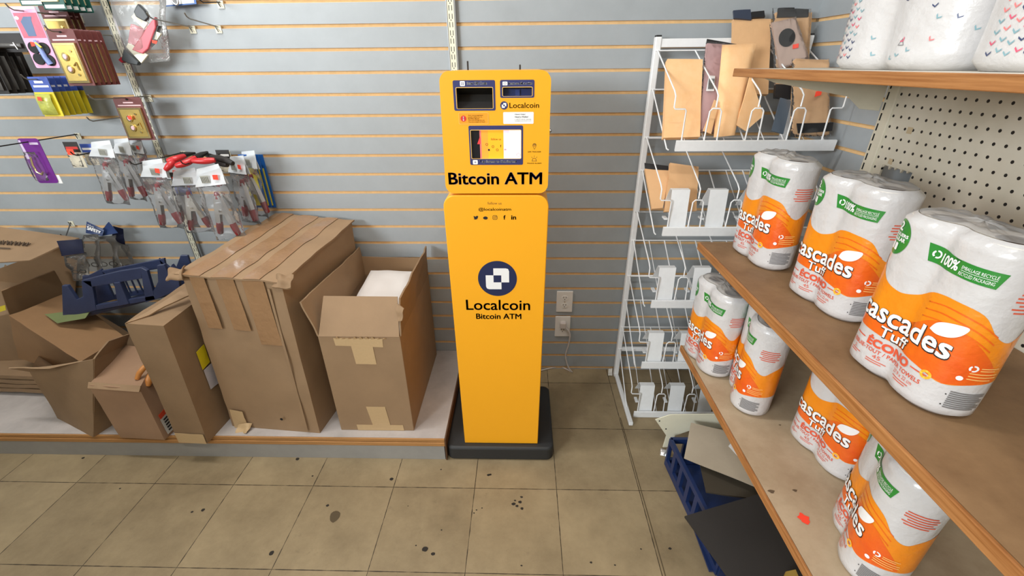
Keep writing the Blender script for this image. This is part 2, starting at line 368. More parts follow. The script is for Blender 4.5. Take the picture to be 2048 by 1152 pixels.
# scanner bay, bill slot, screen
mb = MB(); a, b, c, d = hol[0]; m_ = mat('bay_black', (22, 21, 19), .35)
mb.add([(a, YF+.012, d), (b, YF+.012, d), (b, YF+.05, d-.02), (a, YF+.05, d-.02), (a, YF+.045, c+.016), (b, YF+.045, c+.016), (a, YF+.012, c), (b, YF+.012, c)], [(0, 1, 2, 3), (3, 2, 5, 4)], m_)
mb.add([(a, YF+.045, c+.016), (b, YF+.045, c+.016), (b, YF+.012, c), (a, YF+.012, c), (a, YF+.012, d), (a, YF+.05, d-.02), (b, YF+.012, d), (b, YF+.05, d-.02)], [(0, 1, 2, 3), (3, 0, 5, 4), (2, 6, 7, 1)], mat('bay_grey', (62, 60, 60), .4))
mb.add([(x, YF+.030, z) for x, z in rrect(-.136, -.118, 1.304, 1.309, .002, 3)], [tuple(range(16))], NAVY); mb.build('qr_scanner_bay', t)
mb = MB(); a, b, c, d = hol[1]
mb.box(a, b, YF+.02, YF+.04, c-.002, d-.0035, mat('navy_plastic', (34, 46, 96), .35)); mb.box(-.021, -.009, YF+.016, YF+.03, c, d-.007, mat('navy_plastic2', (44, 58, 116), .35)); mb.box(a-.001, b+.001, YF+.012, YF+.04, d-.004, d+.001, DARK); mb.build('bill_slot', t)
mb = MB(); a, b, c, d = hol[2]; ys = YF+.008
def strip(x0, x1, col, z0=c, z1=d-.002, dy=0, e=.42): 
    m_ = mat('screen_%d_%d_%d' % col, col, .15, emit=e); mb.add([(x0, ys-dy, z0), (x1, ys-dy, z0), (x1, ys-dy, z1), (x0, ys-dy, z1)], [(0, 1, 2, 3)], m_)
strip(a-.001, -.1205, (24, 24, 28), e=.3); strip(-.1205, -.116, (205, 110, 110)); strip(-.116, -.097, (250, 160, 60)); strip(-.097, -.054, (255, 176, 44)); strip(-.054, -.038, (240, 216, 236)); strip(-.038, b+.001, (236, 244, 255))
mb.add([(-.1275, ys-.0003, 1.209), (-.1185, ys-.0003, 1.209), (-.1185, ys-.0003, 1.231)], [(0, 1, 2)], mat('screen_red', (240, 60, 64), .3, emit=.6))
sf = lambda x, z: (x, ys-.0006, z)
SI = mat('screen_ink', (120, 74, 20), .3)
put_text(mb, 'follow us', sf, -.089, -.061, 1.219, 1.225, SI)
for x, z in ((-.101, 1.208), (-.084, 1.202), (-.072, 1.193)): ring2d(mb, circle(x, z, .0035, 12), circle(x, z, .0024, 12), sf, SI)
put_text(mb, 'f', sf, -.0635, -.0605, 1.2, 1.207, INK, .02); put_text(mb, 'in', sf, -.052, -.047, 1.192, 1.197, SI)
mb.add([sf(x, z) for x, z in circle(-.0955, 1.193, .003, 10)], [tuple(range(10))], INK)
ring2d(mb, circle(-.0125, 1.179, .0055, 16), circle(-.0125, 1.179, .0045, 16), sf, mat('screen_pink', (220, 120, 130), .3, emit=.4))
mb.build('touch_screen', t)
# printed graphics on the head
mb = MB(); f1, f2, f3 = fr(.0006), fr(.001), fr(.0014)
def frame(x0, x1, z0, z1, h, r=.004):
    o = rrect(x0, x1, z0, z1, r, 4); i_ = rrect(h[0], h[1], h[2], h[3], .003, 4); ring2d(mb, o, i_, f1, NAVY)
    i2 = rrect(h[0]-.0004, h[1]+.0004, h[2], h[3]+.0004, .003, 4); i3 = rrect(h[0]+.001, h[1]-.001, h[2]+.0006, h[3]-.001, .002, 4); ring2d(mb, i2, i3, f2, LIP)
frame(-.1845, -.0735, 1.2965, 1.3705, hol[0]); frame(-.0605, .0295, 1.3275, 1.3705, hol[1]); frame(-.149, .0002, 1.1535, 1.2585, hol[2])
def fillp(poly, fn, mt): mb.add([fn(*p) for p in poly], [tuple(range(len(poly)))], mt)
fillp(rrect(-.1655, -.1525, 1.3565, 1.3685, .002), f2, WHITE_INK)
for i in range(2):
    for j in range(2): x = -.162+i*.004; z = 1.3593+j*.0036; fillp([(x, z), (x+.0022, z), (x+.0022, z+.0022), (x, z+.0022)], f3, NAVY)
put_text(mb, 'Scan QR Code', f2, -.1475, -.0945, 1.3585, 1.3665, WHITE_INK, .025)
fillp(rrect(-.054, -.041, 1.3575, 1.3665, .0015), f2, WHITE_INK); ring2d(mb, rrect(-.051, -.044, 1.36, 1.364, .001), rrect(-.0502, -.0448, 1.3608, 1.3632, .0006), f3, mat('grey_ink', (150, 150, 165), .6))
put_text(mb, 'Insert one bill at a time', f2, -.038, .0235, 1.3592, 1.3652, WHITE_INK, .03)
put_text(mb, 'Tap Screen to Get Started', f2, -.1215, -.0185, 1.1575, 1.1665, WHITE_INK, .025)
fillp(rrect(-.1415, -.1275, 1.1552, 1.1672, .0025), f2, WHITE_INK); put_text(mb, '+', f3, -.1375, -.1315, 1.1585, 1.1640, NAVY)
def coin(cx, cz, r, fa, fb, dark):
    fillp(circle(cx, cz, r, 48), fa, dark); s = r/.0625
    def sq(pts): fillp([(cx+x*s, cz+z*s) for x, z in pts], fb, WHITE_INK)
    c_ = [(.012+.0245+.0 if False else 0, 0)]
    q = .0125
    # two interlocked rounded blocks
    sq([(-q, q), (-q, 3*q-.0005), (2.2*q, 3*q-.0005), (2.75*q, 2.8*q), (3*q, 2.2*q), (3*q, -q), (q, -q), (q, q)])
    sq([(-q, q), (-3*q, q), (-3*q, -2.2*q), (-2.75*q, -2.8*q), (-2.2*q, -3*q), (q, -3*q), (q, -q), (-q, -q)])
coin(-.0508, 1.309, .0102, f1, f2, NAVY)
put_text(mb, 'Localcoin', f1, -.0365, .0425, 1.3025, 1.3155, INK, .005)
fillp(rrect(-.174, -.0935, 1.2625, 1.2915, .0025), f1, mat('amber_ink', (246, 160, 30), .5)); ring2d(mb, rrect(-.174, -.0935, 1.2625, 1.2915, .0025), rrect(-.1733, -.0942, 1.2632, 1.2908, .002), f2, mat('light_amber', (255, 214, 120), .5))
fillp(circle(-.1612, 1.2768, .0077, 24), f2, mat('red_ink', (214, 44, 44), .5)); put_text(mb, '!', f3, -.1628, -.1596, 1.2715, 1.2822, WHITE_INK, .06)
for i, s in enumerate(['Are unrecognized', 'people telling you to', 'BUYING Bitcoin', 'send coins through this unit', 'You are a target of Fraud']):
    put_text(mb, s, f2, -.1485, -.1485+[.040, .038, .030, .044, .045][i], 1.2832-i*.0042, 1.2862-i*.0042, BROWN_INK if i < 4 else INK, .01)
fillp(rrect(-.0535, .0285, 1.2625, 1.2925, .0025), f1, WHITE_INK)
for i, s in enumerate(['Need Help?', 'Need a Wallet?', '1-877-412-2646', 'help@localcoinatm.com']):
    put_text(mb, s, f2, -.022, -.022+[.028, .036, .044, .044][i], [1.2845, 1.2785, 1.2725, 1.2685][i], [1.2880, 1.2820, 1.2752, 1.2712][i], INK if i < 2 else mat('grey_ink2', (130, 130, 130), .6), .015 if i < 2 else 0)
def pin(cx, cz):
    s = .0052; pts = [(cx+s*math.cos(a), cz+s*math.sin(a)) for a in [PI*1.2-PI*1.4*i/14 for i in range(15)]]+[(cx, cz-.0115)]
    inn = [(cx+(x-cx)*.8, cz-.0006+(z-cz)*.82) for x, z in pts]; ring2d(mb, pts, inn, f1, INK); ring2d(mb, circle(cx, cz, .0028, 14), circle(cx, cz, .0019, 14), f1, INK)
pin(.0318, 1.2062); put_text(mb, 'GPS TRACKER', f1, .0135, .0505, 1.1872, 1.1905, INK, .01)
arc = circle(.0318, 1.1665, .0058, 14, None, 0, PI); inn = circle(.0318, 1.1665, .0048, 14, None, 0, PI)
mb.add([f1(*p) for p in arc+inn], [(i, i+1, 15+i+1, 15+i) for i in range(14)], INK)
fillp([(.0245, 1.1632), (.0391, 1.1632), (.0391, 1.1642), (.0245, 1.1642)], f1, INK)
for a, b in (((.026, 1.1642), (.027, 1.1668)), ((.0366, 1.1642), (.0376, 1.1668))): fillp([(a[0], a[1]), (b[0], a[1]), (b[0], b[1]), (a[0], b[1])], f1, INK)
for a in (PI*.25, PI*.5, PI*.75):
    c_, s_ = math.cos(a), math.sin(a); p = (.0318+.0078*c_, 1.1672+.0078*s_); q = (.0318+.0112*c_, 1.1672+.0112*s_); n = (-s_*.0005, c_*.0005)
    fillp([(p[0]-n[0], p[1]-n[1]), (q[0]-n[0], q[1]-n[1]), (q[0]+n[0], q[1]+n[1]), (p[0]+n[0], p[1]+n[1])], f1, INK)
put_text(mb, 'POLICE ALARM', f1, .0125, .052, 1.1558, 1.1590, INK, .01)
put_text(mb, 'Bitcoin ATM', f1, -.2145, .0552, 1.0975, 1.1325, NAVY, .022)
mb.build('head_graphics', t)
# printed graphics on the column
mb = MB()
put_text(mb, 'follow us', f1, -.104, -.0625, 1.0385, 1.0465, BROWN_INK, 0)
put_text(mb, '@localcoinatm', f1, -.1315, -.0345, 1.0172, 1.0292, INK, .008)
bird = [(-.0075, -.0045), (-.002, -.0062), (.0035, -.0045), (.006, .0005), (.0062, .0025), (.0078, .0042), (.0062, .0040), (.0042, .0058), (.0012, .0052), (0, .0028), (-.0035, .0036), (-.0066, .0056), (-.0068, .0028), (-.0058, .0010), (-.0070, .0012), (-.0056, -.0012), (-.0045, -.0026)]
fillp([(-.1402+x, .9985+z) for x, z in bird], f1, INK)
fillp(circle(-.1118, .9972, .0070, 20, .0048), f1, INK)
ring2d(mb, rrect(-.0902, -.0762, .9918, 1.0055, .0040, 5), rrect(-.0890, -.0774, .9930, 1.0043, .0030, 5), f1, INK); ring2d(mb, circle(-.0832, .9987, .0036, 16), circle(-.0832, .9987, .0025, 16), f1, INK); fillp(circle(-.0793, 1.0024, .0009, 8), f1, INK)
put_text(mb, 'f', f1, -.0578, -.0512, .9922, 1.0058, INK, .03); put_text(mb, 'in', f1, -.0345, -.0198, .9922, 1.0055, INK, .03)
mb.build('social_lettering', t); mb = MB()
coin(-.0805, .7945, .0625, f1, f2, mat('navy_ink2', (28, 38, 78), .5))
put_text(mb, 'Localcoin', f1, -.187, .0255, .6785, .7175, INK, .010)
put_text(mb, 'Bitcoin ATM', f1, -.1555, -.0035, .6438, .6650, INK, .018)
mb.build('brand_emblem', t)
for (u, v1) in ((936, 122), (1040, 129)):
    p = at(u, 141, -.42); q = at(u, v1, -.42); mb = MB(); mb.tube([(p.x, -.42, HT-.004), (p.x, -.42, q.z-.001), (p.x, -.42, q.z)], [.0024, .0024, .0014], BLACK, 10); mb.build('antenna', t, smooth=40)
mb = MB(); mb.tube([(.070, -.50, 1.236), (.080, -.50, 1.236)], .006, STEEL, 14); mb.tube([(.080, -.50, 1.236), (.0815, -.50, 1.236)], .0035, DARK, 10); mb.build('side_lock', t, smooth=40)

# ------------------------------------------------------------------ outlets and cord
PLATE = mat('white_outlet_plastic', (232, 228, 222), .4)
def outlet(u0, v0, u1, v1, label, used):
    a, b = at(u0, v0, -.006), at(u1, v1, -.006); x0, x1, z1, z0 = a.x, b.x, a.z, b.z
    t = thing('wall_outlet', label, 'outlet', ((x0+x1)/2, 0, z0), 'outlets on the grey slatwall')
    mb = MB(); mb.box(x0, x1, -.007, -.0002, z0, z1, PLATE); mb.build('cover_plate', t, bevel=.002)
    cx = (x0+x1)/2
    for k, zc in enumerate((z0+(z1-z0)*.32, z0+(z1-z0)*.68)):
        mb = MB(); mb.ext(circle(cx, zc, .016, 24, .0135), lambda x, z, d: (x, d, z), -.0085, -.0065, PLATE)
        for dx in (-.006, .006): mb.box(cx+dx-.0011, cx+dx+.0011, -.0087, -.008, zc+.001, zc+.009, DARK)
        mb.ext(circle(cx, zc-.006, .0024, 10), lambda x, z, d: (x, d, z), -.0087, -.008, DARK); mb.build('receptacle', t)
    mb = MB(); mb.ext(circle(cx, (z0+z1)/2, .003, 12), lambda x, z, d: (x, d, z), -.0082, -.0065, STEEL); mb.build('screw', t)
    return cx, z0, z1
outlet(1114, 583, 1144, 624, 'empty white wall outlet, upper of the two right of the yellow machine', False)
cx, z0, z1 = outlet(1111, 633, 1139, 673, 'lower white wall outlet with a white plug in it', True)
zc = z0+(z1-z0)*.68
t = thing('power_cord', 'white power cord running from lower outlet down to the floor', 'cord', (cx, -.03, 0))
GREYPL = mat('grey_white_plug', (205, 196, 190), .45)
mb = MB(); mb.box(cx-.014, cx+.015, -.034, -.009, zc-.018, zc+.014, GREYPL); mb.build('plug', t, bevel=.004)
pts = [Vector((cx+.012, -.028, zc-.01)), at(1140, 668, -.035), at(1137, 690, -.03), at(1131, 712, -.025), at(1137, 735, -.03), onz(1144, 744, .004), onz(1132, 738, .004), onz(1115, 733.5, .004)]
pts += [Vector((.06, -.03, .004)), Vector((-.06, -.03, .004))]
def smooth_path(p, n=6):
    p = [Vector(x) for x in p]; out = []
    for i in range(len(p)-1):
        a, b, c, d = p[max(0, i-1)], p[i], p[i+1], p[min(len(p)-1, i+2)]
        for k in range(n):
            s = k/n; out.append(.5*((2*b)+(c-a)*s+(2*a-5*b+4*c-d)*s*s+(3*b-a-3*c+d)*s**3))
    return out+[p[-1]]
mb = MB(); mb.tube(smooth_path(pts), .0038, GREYPL, 8); mb.build('cable', t, smooth=180)
p = onz(1217, 745, 0); mb = MB(); mb.sheet([p+Vector((-.008, -.03, .003)), p+Vector((.014, -.03, .003)), p+Vector((.02, .012, .02)), p+Vector((0, .012, .012))], mat('scrap_white', (225, 222, 214), .7), 4, 6, .002, .012, 40)
tag(mb.build('paper_scrap', smooth=180), 'small crumpled white scrap on the floor near the wire rack', 'scrap')

# ------------------------------------------------------------------ right-hand shelving: frame, pegboard, shelves
def peg_material():
    m = bpy.data.materials.new('cream_pegboard'); m.use_nodes = True; nt = m.node_tree; N = nt.nodes; L = nt.links; b = N['Principled BSDF']
    g = N.new('ShaderNodeNewGeometry'); sx = N.new('ShaderNodeSeparateXYZ'); L.new(g.outputs['Position'], sx.inputs[0])
    def M(op, a, c=None):
        n = N.new('ShaderNodeMath'); n.operation = op
        for i, x in enumerate((a, c)):
            if x is None: continue
            if isinstance(x, (int, float)): n.inputs[i].default_value = x
            else: L.new(x, n.inputs[i])
        return n.outputs[0]
    def cell(o, off): return M('SUBTRACT', M('FRACT', M('DIVIDE', M('ADD', o, off+10*.0254), .0254)), .5)
    dy = cell(sx.outputs[1], .60934+.0127); dz = cell(sx.outputs[2], -1.33204+.0127+.0254*60)
    d = M('SQRT', M('ADD', M('MULTIPLY', dy, dy), M('MULTIPLY', dz, dz)))
    hole = M('LESS_THAN', d, .135)
    n1 = N.new('ShaderNodeTexNoise'); n1.inputs['Scale'].default_value = 5; n1.inputs['Detail'].default_value = 7; L.new(g.outputs['Position'], n1.inputs['Vector'])
    r = N.new('ShaderNodeValToRGB'); e = r.color_ramp.elements; e[0].position = .3; e[1].position = .6; e[0].color = (*lin((192, 184, 164)), 1); e[1].color = (*lin((216, 210, 194)), 1); L.new(n1.outputs['Fac'], r.inputs[0])
    mx = N.new('ShaderNodeMix'); mx.data_type = 'RGBA'; mx.inputs['B'].default_value = (.008, .007, .006, 1); L.new(hole, mx.inputs['Factor']); L.new(r.outputs[0], mx.inputs['A'])
    L.new(mx.outputs['Result'], b.inputs['Base Color']); b.inputs['Roughness'].default_value = .6
    bp = N.new('ShaderNodeBump'); bp.inputs['Strength'].default_value = 1; bp.inputs['Distance'].default_value = .004; L.new(M('SUBTRACT', 1, hole), bp.inputs['Height']); L.new(bp.outputs[0], b.inputs['Normal'])
    return m
PEG = peg_material()
XP = .9457
CREAM = mat('cream_enamel_post', (222, 216, 196), .45, var=(14, .1))
t = thing('gondola_frame', 'cream steel shelving frame with a pegboard back on the right', 'shelving', (.95, -1.3, 0))
h = onx(1764, 333, XP), onx(1814, 372, XP)
hy0, hy1, hz0, hz1 = h[1].y, h[0].y, onx(1790, 371, XP).z, onx(1790, 336, XP).z
mb = MB(); zt = 1.95
def pegbox(y0, y1, z0, z1): mb.box(XP, XP+.005, y0, y1, z0, z1, PEG)
pegbox(-2.6, hy0, .1, zt); pegbox(hy1, -.60, .1, zt); pegbox(hy0, hy1, .1, hz0); pegbox(hy0, hy1, hz1, zt)
for i in range(5):                                                  # torn teeth along the hole
    y = hy0+(hy1-hy0)*(i+.5)/5
    mb.slab([(XP, y-.004, hz1+.001), (XP, y+.003, hz1+.001), (XP, y, hz1-.004-.003*(i % 2))], -.005, PEG); mb.slab([(XP, y-.004, hz0-.001), (XP, y, hz0+.004), (XP, y+.004, hz0-.001)], -.005, PEG)
mb.build('pegboard_panel', t)
mb = MB(); mb.box(XP-.006, XP+.03, -.604, -.566, .0, zt, CREAM); mb.build('upright_post', t, bevel=.002)
mb = MB(); z = .2
while z < zt:
    mb.add([(XP-.0063, -.578, z), (XP-.0063, -.573, z), (XP-.0063, -.573, z+.018), (XP-.0063, -.578, z+.018)], [(0, 1, 2, 3)], DARK); z += .0254
mb.build('post_slots', t)
mb = MB(); mb.box(XP-.0055, XP+.002, -.601, -.599, .1, zt, mat('seam_dark', (90, 84, 70), .7)); mb.build('panel_seam', t)
mb = MB(); mb.sheet([(XP-.0004, -.684, 1.247), (XP-.0004, -.668, 1.247), (XP-.0004, -.668, 1.262), (XP-.0004, -.684, 1.262)], mat('old_tape', (190, 172, 140), .6), 2, 2, .0003); mb.build('tape_scrap', t); mb = MB()
p = onx(1781, 323, XP); mb.sheet([(XP-.0004, p.y-.007, p.z-.007), (XP-.0004, p.y+.007, p.z-.006), (XP-.0004, p.y+.006, p.z+.007), (XP-.0004, p.y-.006, p.z+.006)], MATS['old_tape'], 2, 2, .0003); mb.build('tape_scrap', t)
# foot bracket at floor level
q = [at(1310, 838, -.56), at(1340, 828, -.56), at(1480, 826, -.56), at(1620, 826, -.56), at(1620, 852, -.56), at(1390, 856, -.56), at(1350, 870, -.56), at(1338, 893, -.56), at(1325, 893, -.56), at(1332, 870, -.56)]
mb = MB(); mb.slab(q, .004, CREAM_METAL); mb.build('base_bracket', t, bevel=.001)
p = onz(1330, 902, .0); mb = MB(); mb.lathe((p.x, -.555, 0), [(0, 0), (.012, 0), (.014, .006), (.009, .012), (.005, .02), (.005, .035), (0, .035)], GALV, 16); mb.build('levelling_foot', t, smooth=40)
mb = MB()
for u, v in ((1319, 842), (1332, 858)): c = at(u, v, -.5645); mb.ext(circle(c.x, c.z, .003, 10), lambda x, z, d: (x, d, z), -.5648, -.564, DARK)
mb.build('bracket_hole', t)
HARD = mat('brown_hardboard', (148, 116, 82), .6, var=(11, .22), bump=(30, .06), rgb2=(120, 90, 60))
HARD2 = mat('tan_shelf_top', (190, 170, 142), .55, var=(9, .2), bump=(30, .06), rgb2=(164, 142, 114))
SHELF_EDGE = mat('pine_edge', (184, 130, 78), .5, var=(8, .4), stretch=(1, .8, 26), rgb2=(140, 86, 40))
def shelf(zt, xf, top, label, th, bracket):
    t = thing('shelf_board', label, 'shelf', ((xf+XP)/2, -1.6, zt-th), 'wooden shelves on the cream frame')
    mb = MB(); mb.box(xf+.004, XP-.002, -2.6, -.552, zt-th, zt, top); mb.build('board', t)
    mb = MB(); mb.box(xf-.003, xf+.0035, -2.6, -.551, zt-th-.001, zt+.0005, SHELF_EDGE); mb.build('front_edge', t, bevel=.0015)
    if bracket:
        q = [(xf+.06, -.566, zt-th-.001), (XP-.008, -.566, zt-th-.001), (XP-.008, -.566, zt-th-.085), (XP-.06, -.566, zt-th-.08), (XP-.10, -.566, zt-th-.05), (xf+.10, -.566, zt-th-.015)]
        mb = MB(); mb.slab(q, -.003, CREAM); mb.box(xf+.06, XP-.01, -.575, -.566, zt-th-.004, zt-th-.001, CREAM); mb.build('bracket', t, bevel=.0008)
    return t
shelf(1.392, .546, mat('white_shelf_top', (214, 208, 196), .6, var=(9, .1)), 'top shelf with pale wooden edge holding white wrapped packs', .0175, True)
sh = shelf(.915, .543, HARD, 'middle shelf with brown top carrying three orange towel packs', .022, True)
p = onx(1690, 168, .7)
sh = shelf(.532, .553, HARD2, 'lowest shelf with tan top carrying four orange towel packs', .020, True)
p = onz(1608, 1037, .533); mb = MB()
mb.add([(p.x+.011*math.cos(a)*(1+.25*math.sin(a*5)), p.y+.012*math.sin(a)*(1+.2*math.cos(a*4)), p.z) for a in [2*PI*i/20 for i in range(20)]], [tuple(range(20))], ORANGE_STICKER)
mb.build('price_sticker', sh)
mb = MB()
for u, v, r in ((1543, 983, .007), (1590, 981, .005), (1560, 850, .003)):
    p = onz(u, v, .5325); mb.add([(p.x+r*math.cos(a)*(1+.4*math.sin(3*a)), p.y+r*.7*math.sin(a), p.z) for a in [2*PI*i/12 for i in range(12)]], [tuple(range(12))], mat('shelf_stain', (96, 78, 58), .8))
mb.build('dirt_spots', sh)

# ------------------------------------------------------------------ paper towel packs
WRAPW = mat('white_printed_film', (206, 204, 204), .28, bump=(38, .35, .01), coat=.25)
AMBER = mat('amber_print', (236, 146, 30), .3, bump=(38, .3, .01), coat=.25, var=(14, .0), rgb2=(238, 136, 24))
ORANGE = mat('orange_print', (226, 84, 26), .3, bump=(38, .3, .01), coat=.25, var=(10, .0), rgb2=(236, 116, 28))
GREENP = mat('green_print', (46, 134, 52), .3, coat=.25)
REDP = mat('red_print', (222, 92, 62), .35)
GREYP = mat('grey_print', (120, 118, 118), .4)
PAPER = mat('towel_paper', (226, 222, 216), .85, bump=(80, .3))
CORE = mat('cardboard_core', (120, 100, 84), .85)
CAPF = film('clear_wrap', (248, 246, 244), .10, 45, .30)
class Wrap:
    def __init__(s, L, r, H, pinch): s.L, s.r, s.H, s.pinch = L, r, H, pinch; s.P = 4*L+2*PI*r
    def pt(s, u, z, off=0):
        """u runs along the pack's face: 0 = middle of the front, then round the right-hand end"""
        L, r, P = s.L, s.r, s.P; u = (u+P/2) % P-P/2; d = min(z, s.H-z); k = .012
        if d < k: off -= k*(1-math.sqrt(max(0, 1-((k-d)/k)**2)))
        e = PI*r
        if abs(u) <= L: x, y, nx, ny = u, -r, 0, -1; w = u
        elif abs(u) <= L+e:
            a = (abs(u)-L)/r; sg = 1 if u > 0 else -1; x, y = sg*(L+r*math.sin(a)), -r*math.cos(a); nx, ny = sg*math.sin(a), -math.cos(a); w = 9
        else: w = P/2-abs(u); sg = 1 if u > 0 else -1; x, y, nx, ny = sg*w, r, 0, 1
        if abs(x) < L*1.2: off -= s.pinch*math.exp(-(x/(.36*L))**2)*(.55+.45*abs(2*z/s.H-1)**1.5)
        off += .0016*noise.noise(Vector((x*22, y*22, z*9)))
        return (x+nx*off, y+ny*off, z)
    def patch(s, mb, polys, off, mt, step=.006):
        """2-D outlines (u, z) laid on the film"""
        bm = bmesh.new()
        for vs, fs in polys:
            vv = [bm.verts.new((a, b, 0)) for a, b in vs]
            for f in fs:
                try: bm.faces.new([vv[i] for i in f])
                except ValueError: pass
        us = [v.co.x for v in bm.verts]; zs = [v.co.y for v in bm.verts]
        for lo, hi, ax in ((min(us), max(us), 0), (min(zs), max(zs), 1)):
            st = step if ax == 0 else .016; k = math.floor(lo/st)+1
            while k*st < hi:
                co = (k*st, 0, 0) if ax == 0 else (0, k*st, 0); no = (1, 0, 0) if ax == 0 else (0, 1, 0)
                bmesh.ops.bisect_plane(bm, geom=bm.verts[:]+bm.edges[:]+bm.faces[:], plane_co=co, plane_no=no); k += 1
        bm.verts.index_update()
        mb.add([s.pt(v.co.x, v.co.y, off) for v in bm.verts], [[v.index for v in f.verts] for f in bm.faces], mt); bm.free()
    def poly(s, mb, pts, off, mt):
        bm = bmesh.new(); f = bm.faces.new([bm.verts.new((a, b, 0)) for a, b in pts]); bmesh.ops.triangulate(bm, faces=[f]); bm.verts.index_update()
        P = ([(v.co.x, v.co.y) for v in bm.verts], [[v.index for v in q.verts] for q in bm.faces]); bm.free(); s.patch(mb, [P], off, mt)
    def text(s, mb, word, u0, u1, z0, z1, off, mt, bold=0, tilt=0, shear=0):
        vs, fs, _ = text2d(word, 0, shear); d = bold*(z1-z0)
        pl = []
        for dx, dz in ([(0, 0)] if not d else [(-d, -d), (d, -d), (-d, d), (d, d), (0, 0)]):
            pl.append(([(u0+(u1-u0)*a+dx, z0+(z1-z0)*b+dz+tilt*a) for a, b in vs], fs))
        s.patch(mb, pl, off, mt, .008)
    def shell(s, mb, mt, nu=96, nz=28):
        vs = [s.pt(-s.P/2+s.P*i/nu, s.H*j/nz) for j in range(nz+1) for i in range(nu)]
        mb.add(vs, [(j*nu+i, j*nu+(i+1) % nu, (j+1)*nu+(i+1) % nu, (j+1)*nu+i) for j in range(nz) for i in range(nu)]+[tuple(range(nu-1, -1, -1))], mt)
    def cap(s, mb, mt, nu=96):
        rings = []; n = 7
        for k in range(n+1):
            f = 1-k/n
            for i in range(nu):
                x, y, z = s.pt(-s.P/2+s.P*i/nu, s.H, -.0008); w = .010*noise.noise(Vector((x*30, y*30, k*.7)))*(f < .999)
                rings.append((x*(f if f > .25 else f), y*f, s.H+.001+.004*(1-f)+abs(w)*.8))
        mb.add(rings, [(k*nu+i, k*nu+(i+1) % nu, (k+1)*nu+(i+1) % nu, (k+1)*nu+i) for k in range(n) for i in range(nu)], mt)
def smooth2(pts, n=5): return [(p.x, p.y) for p in smooth_path([(a, b, 0) for a, b in pts], n)]
def make_towel_pack(label):
    L, r, H = .047, .050, .28; W = Wrap(L, r, H, .010); P = W.P
    t = thing('paper_towel_pack', label, 'paper towels', (0, 0, 0), 'two-roll orange paper towel packs')
    for sx in (-1, 1):
        mb = MB(); c = (sx*L, 0, 0); R_ = r-.003
        mb.lathe(c, [(.021, .01), (R_, .01), (R_, H-.009), (R_-.004, H-.004), (.022, H-.004), (.0205, H-.006)], PAPER, 40); ro = mb.build('paper_roll', t, smooth=40, local=True)
        mb = MB(); mb.lathe(c, [(.0206, H-.0045), (.0195, H-.0045), (.0190, .02), (0, .02)], CORE, 28); mb.build('roll_core', ro, smooth=40, local=True)
    mb = MB(); W.shell(mb, WRAPW)
    a = P/2
    # amber field: flat bottom, wavy top; the darker orange swell lies on it
    top = smooth2([(-a, .175), (-.20, .165), (-.14, .185), (-.095, .205), (-.080, .192), (-.058, .168), (-.03, .160), (-.004, .168), (.018, .184), (.05, .188), (.085, .180), (.108, .152), (.128, .143), (.148, .158), (.18, .172), (.22, .18), (a-.0005, .175)])
    bot = [(a-.0005, .072), (.16, .074), (.115, .070), (.08, .060), (.05, .068), (0, .074), (-.05, .078), (-.095, .078), (-.15, .072), (-a, .072)]
    W.poly(mb, top+smooth2(bot), .0004, AMBER)
    sw = smooth2([(.012, .128), (.035, .146), (.06, .150), (.088, .140), (.112, .118), (.128, .098), (.138, .076)])+[(.115, .0705), (.08, .0605), (.05, .0685), (0, .0745), (-.05, .0785), (-.095, .0785)]+smooth2([(-.11, .10), (-.08, .118), (-.045, .108), (-.015, .115)])
    W.poly(mb, sw, .0007, ORANGE)
    for k in range(3):                                             # folds in the printed cloth
        z = .172-k*.012; W.poly(mb, smooth2([(.018, z-.002), (.05, z+.004), (.085, z-.004), (.11, z-.020)])+smooth2([(.11, z-.0225), (.085, z-.0065), (.05, z+.002), (.018, z-.0035)]), .0009, ORANGE)
    LINE = [(INK, .0012, .0016), (WHITE_INK, 0, .0021)]
    for mt, dz, off in LINE:
        W.text(mb, 'cascades', -.083, .073, .1000-dz, .1345-dz, off, mt, .022 if mt is WHITE_INK else .05)
        W.text(mb, 'Tuff', -.030, .016, .0775-dz, .0960-dz, off, mt, .02 if mt is WHITE_INK else .06)
    W.poly(mb, smooth2([(.038, .134), (.044, .147), (.058, .155), (.078, .157), (.076, .145), (.066, .135), (.050, .131), (.038, .134)])[:-1], .0021, WHITE_INK)
    W.text(mb, 'ÉCONO', -.043, .031, .0545, .0715, .0012, REDP, .05)
    for u0, u1 in ((-.072, -.05), (.036, .062)): W.poly(mb, [(u0, .061), (u1, .061), (u1, .063), (u0, .063)], .0012, REDP)
    W.text(mb, 'ESSUIE-TOUT / PAPER TOWELS', -.072, .058, .0435, .0505, .0012, REDP, .02)
    W.text(mb, '2', -.064, -.060, .034, .040, .0012, REDP); W.text(mb, '45', -.026, -.014, .0335, .041, .0012, REDP); W.text(mb, '27.9 x 22 cm', .012, .050, .034, .0405, .0012, REDP)
    for u0, u1, z in ((-.070, -.048, .030), (-.070, -.055, .026), (-.035, -.004, .029), (-.035, -.010, .025), (.014, .046, .029), (.018, .042, .025)): W.poly(mb, [(u0, z), (u1, z), (u1, z+.0013), (u0, z+.0013)], .0012, REDP)
    # badge, ribbon, side texts
    W.poly(mb, circle(-.070, .240, .024, 28, .029), .0008, GREENP)
    W.text(mb, '2', -.077, -.066, .251, .264, .0016, WHITE_INK, .04); W.text(mb, 'RÉGULIERS', -.091, -.049, .2425, .2485, .0016, WHITE_INK, .04); W.text(mb, 'REGULAR', -.088, -.052, .2345, .2405, .0016, WHITE_INK, .04)
    for u in (-.079, -.070): W.poly(mb, rrect(u, u+.007, .219, .231, .0015, 3), .0016, WHITE_INK)
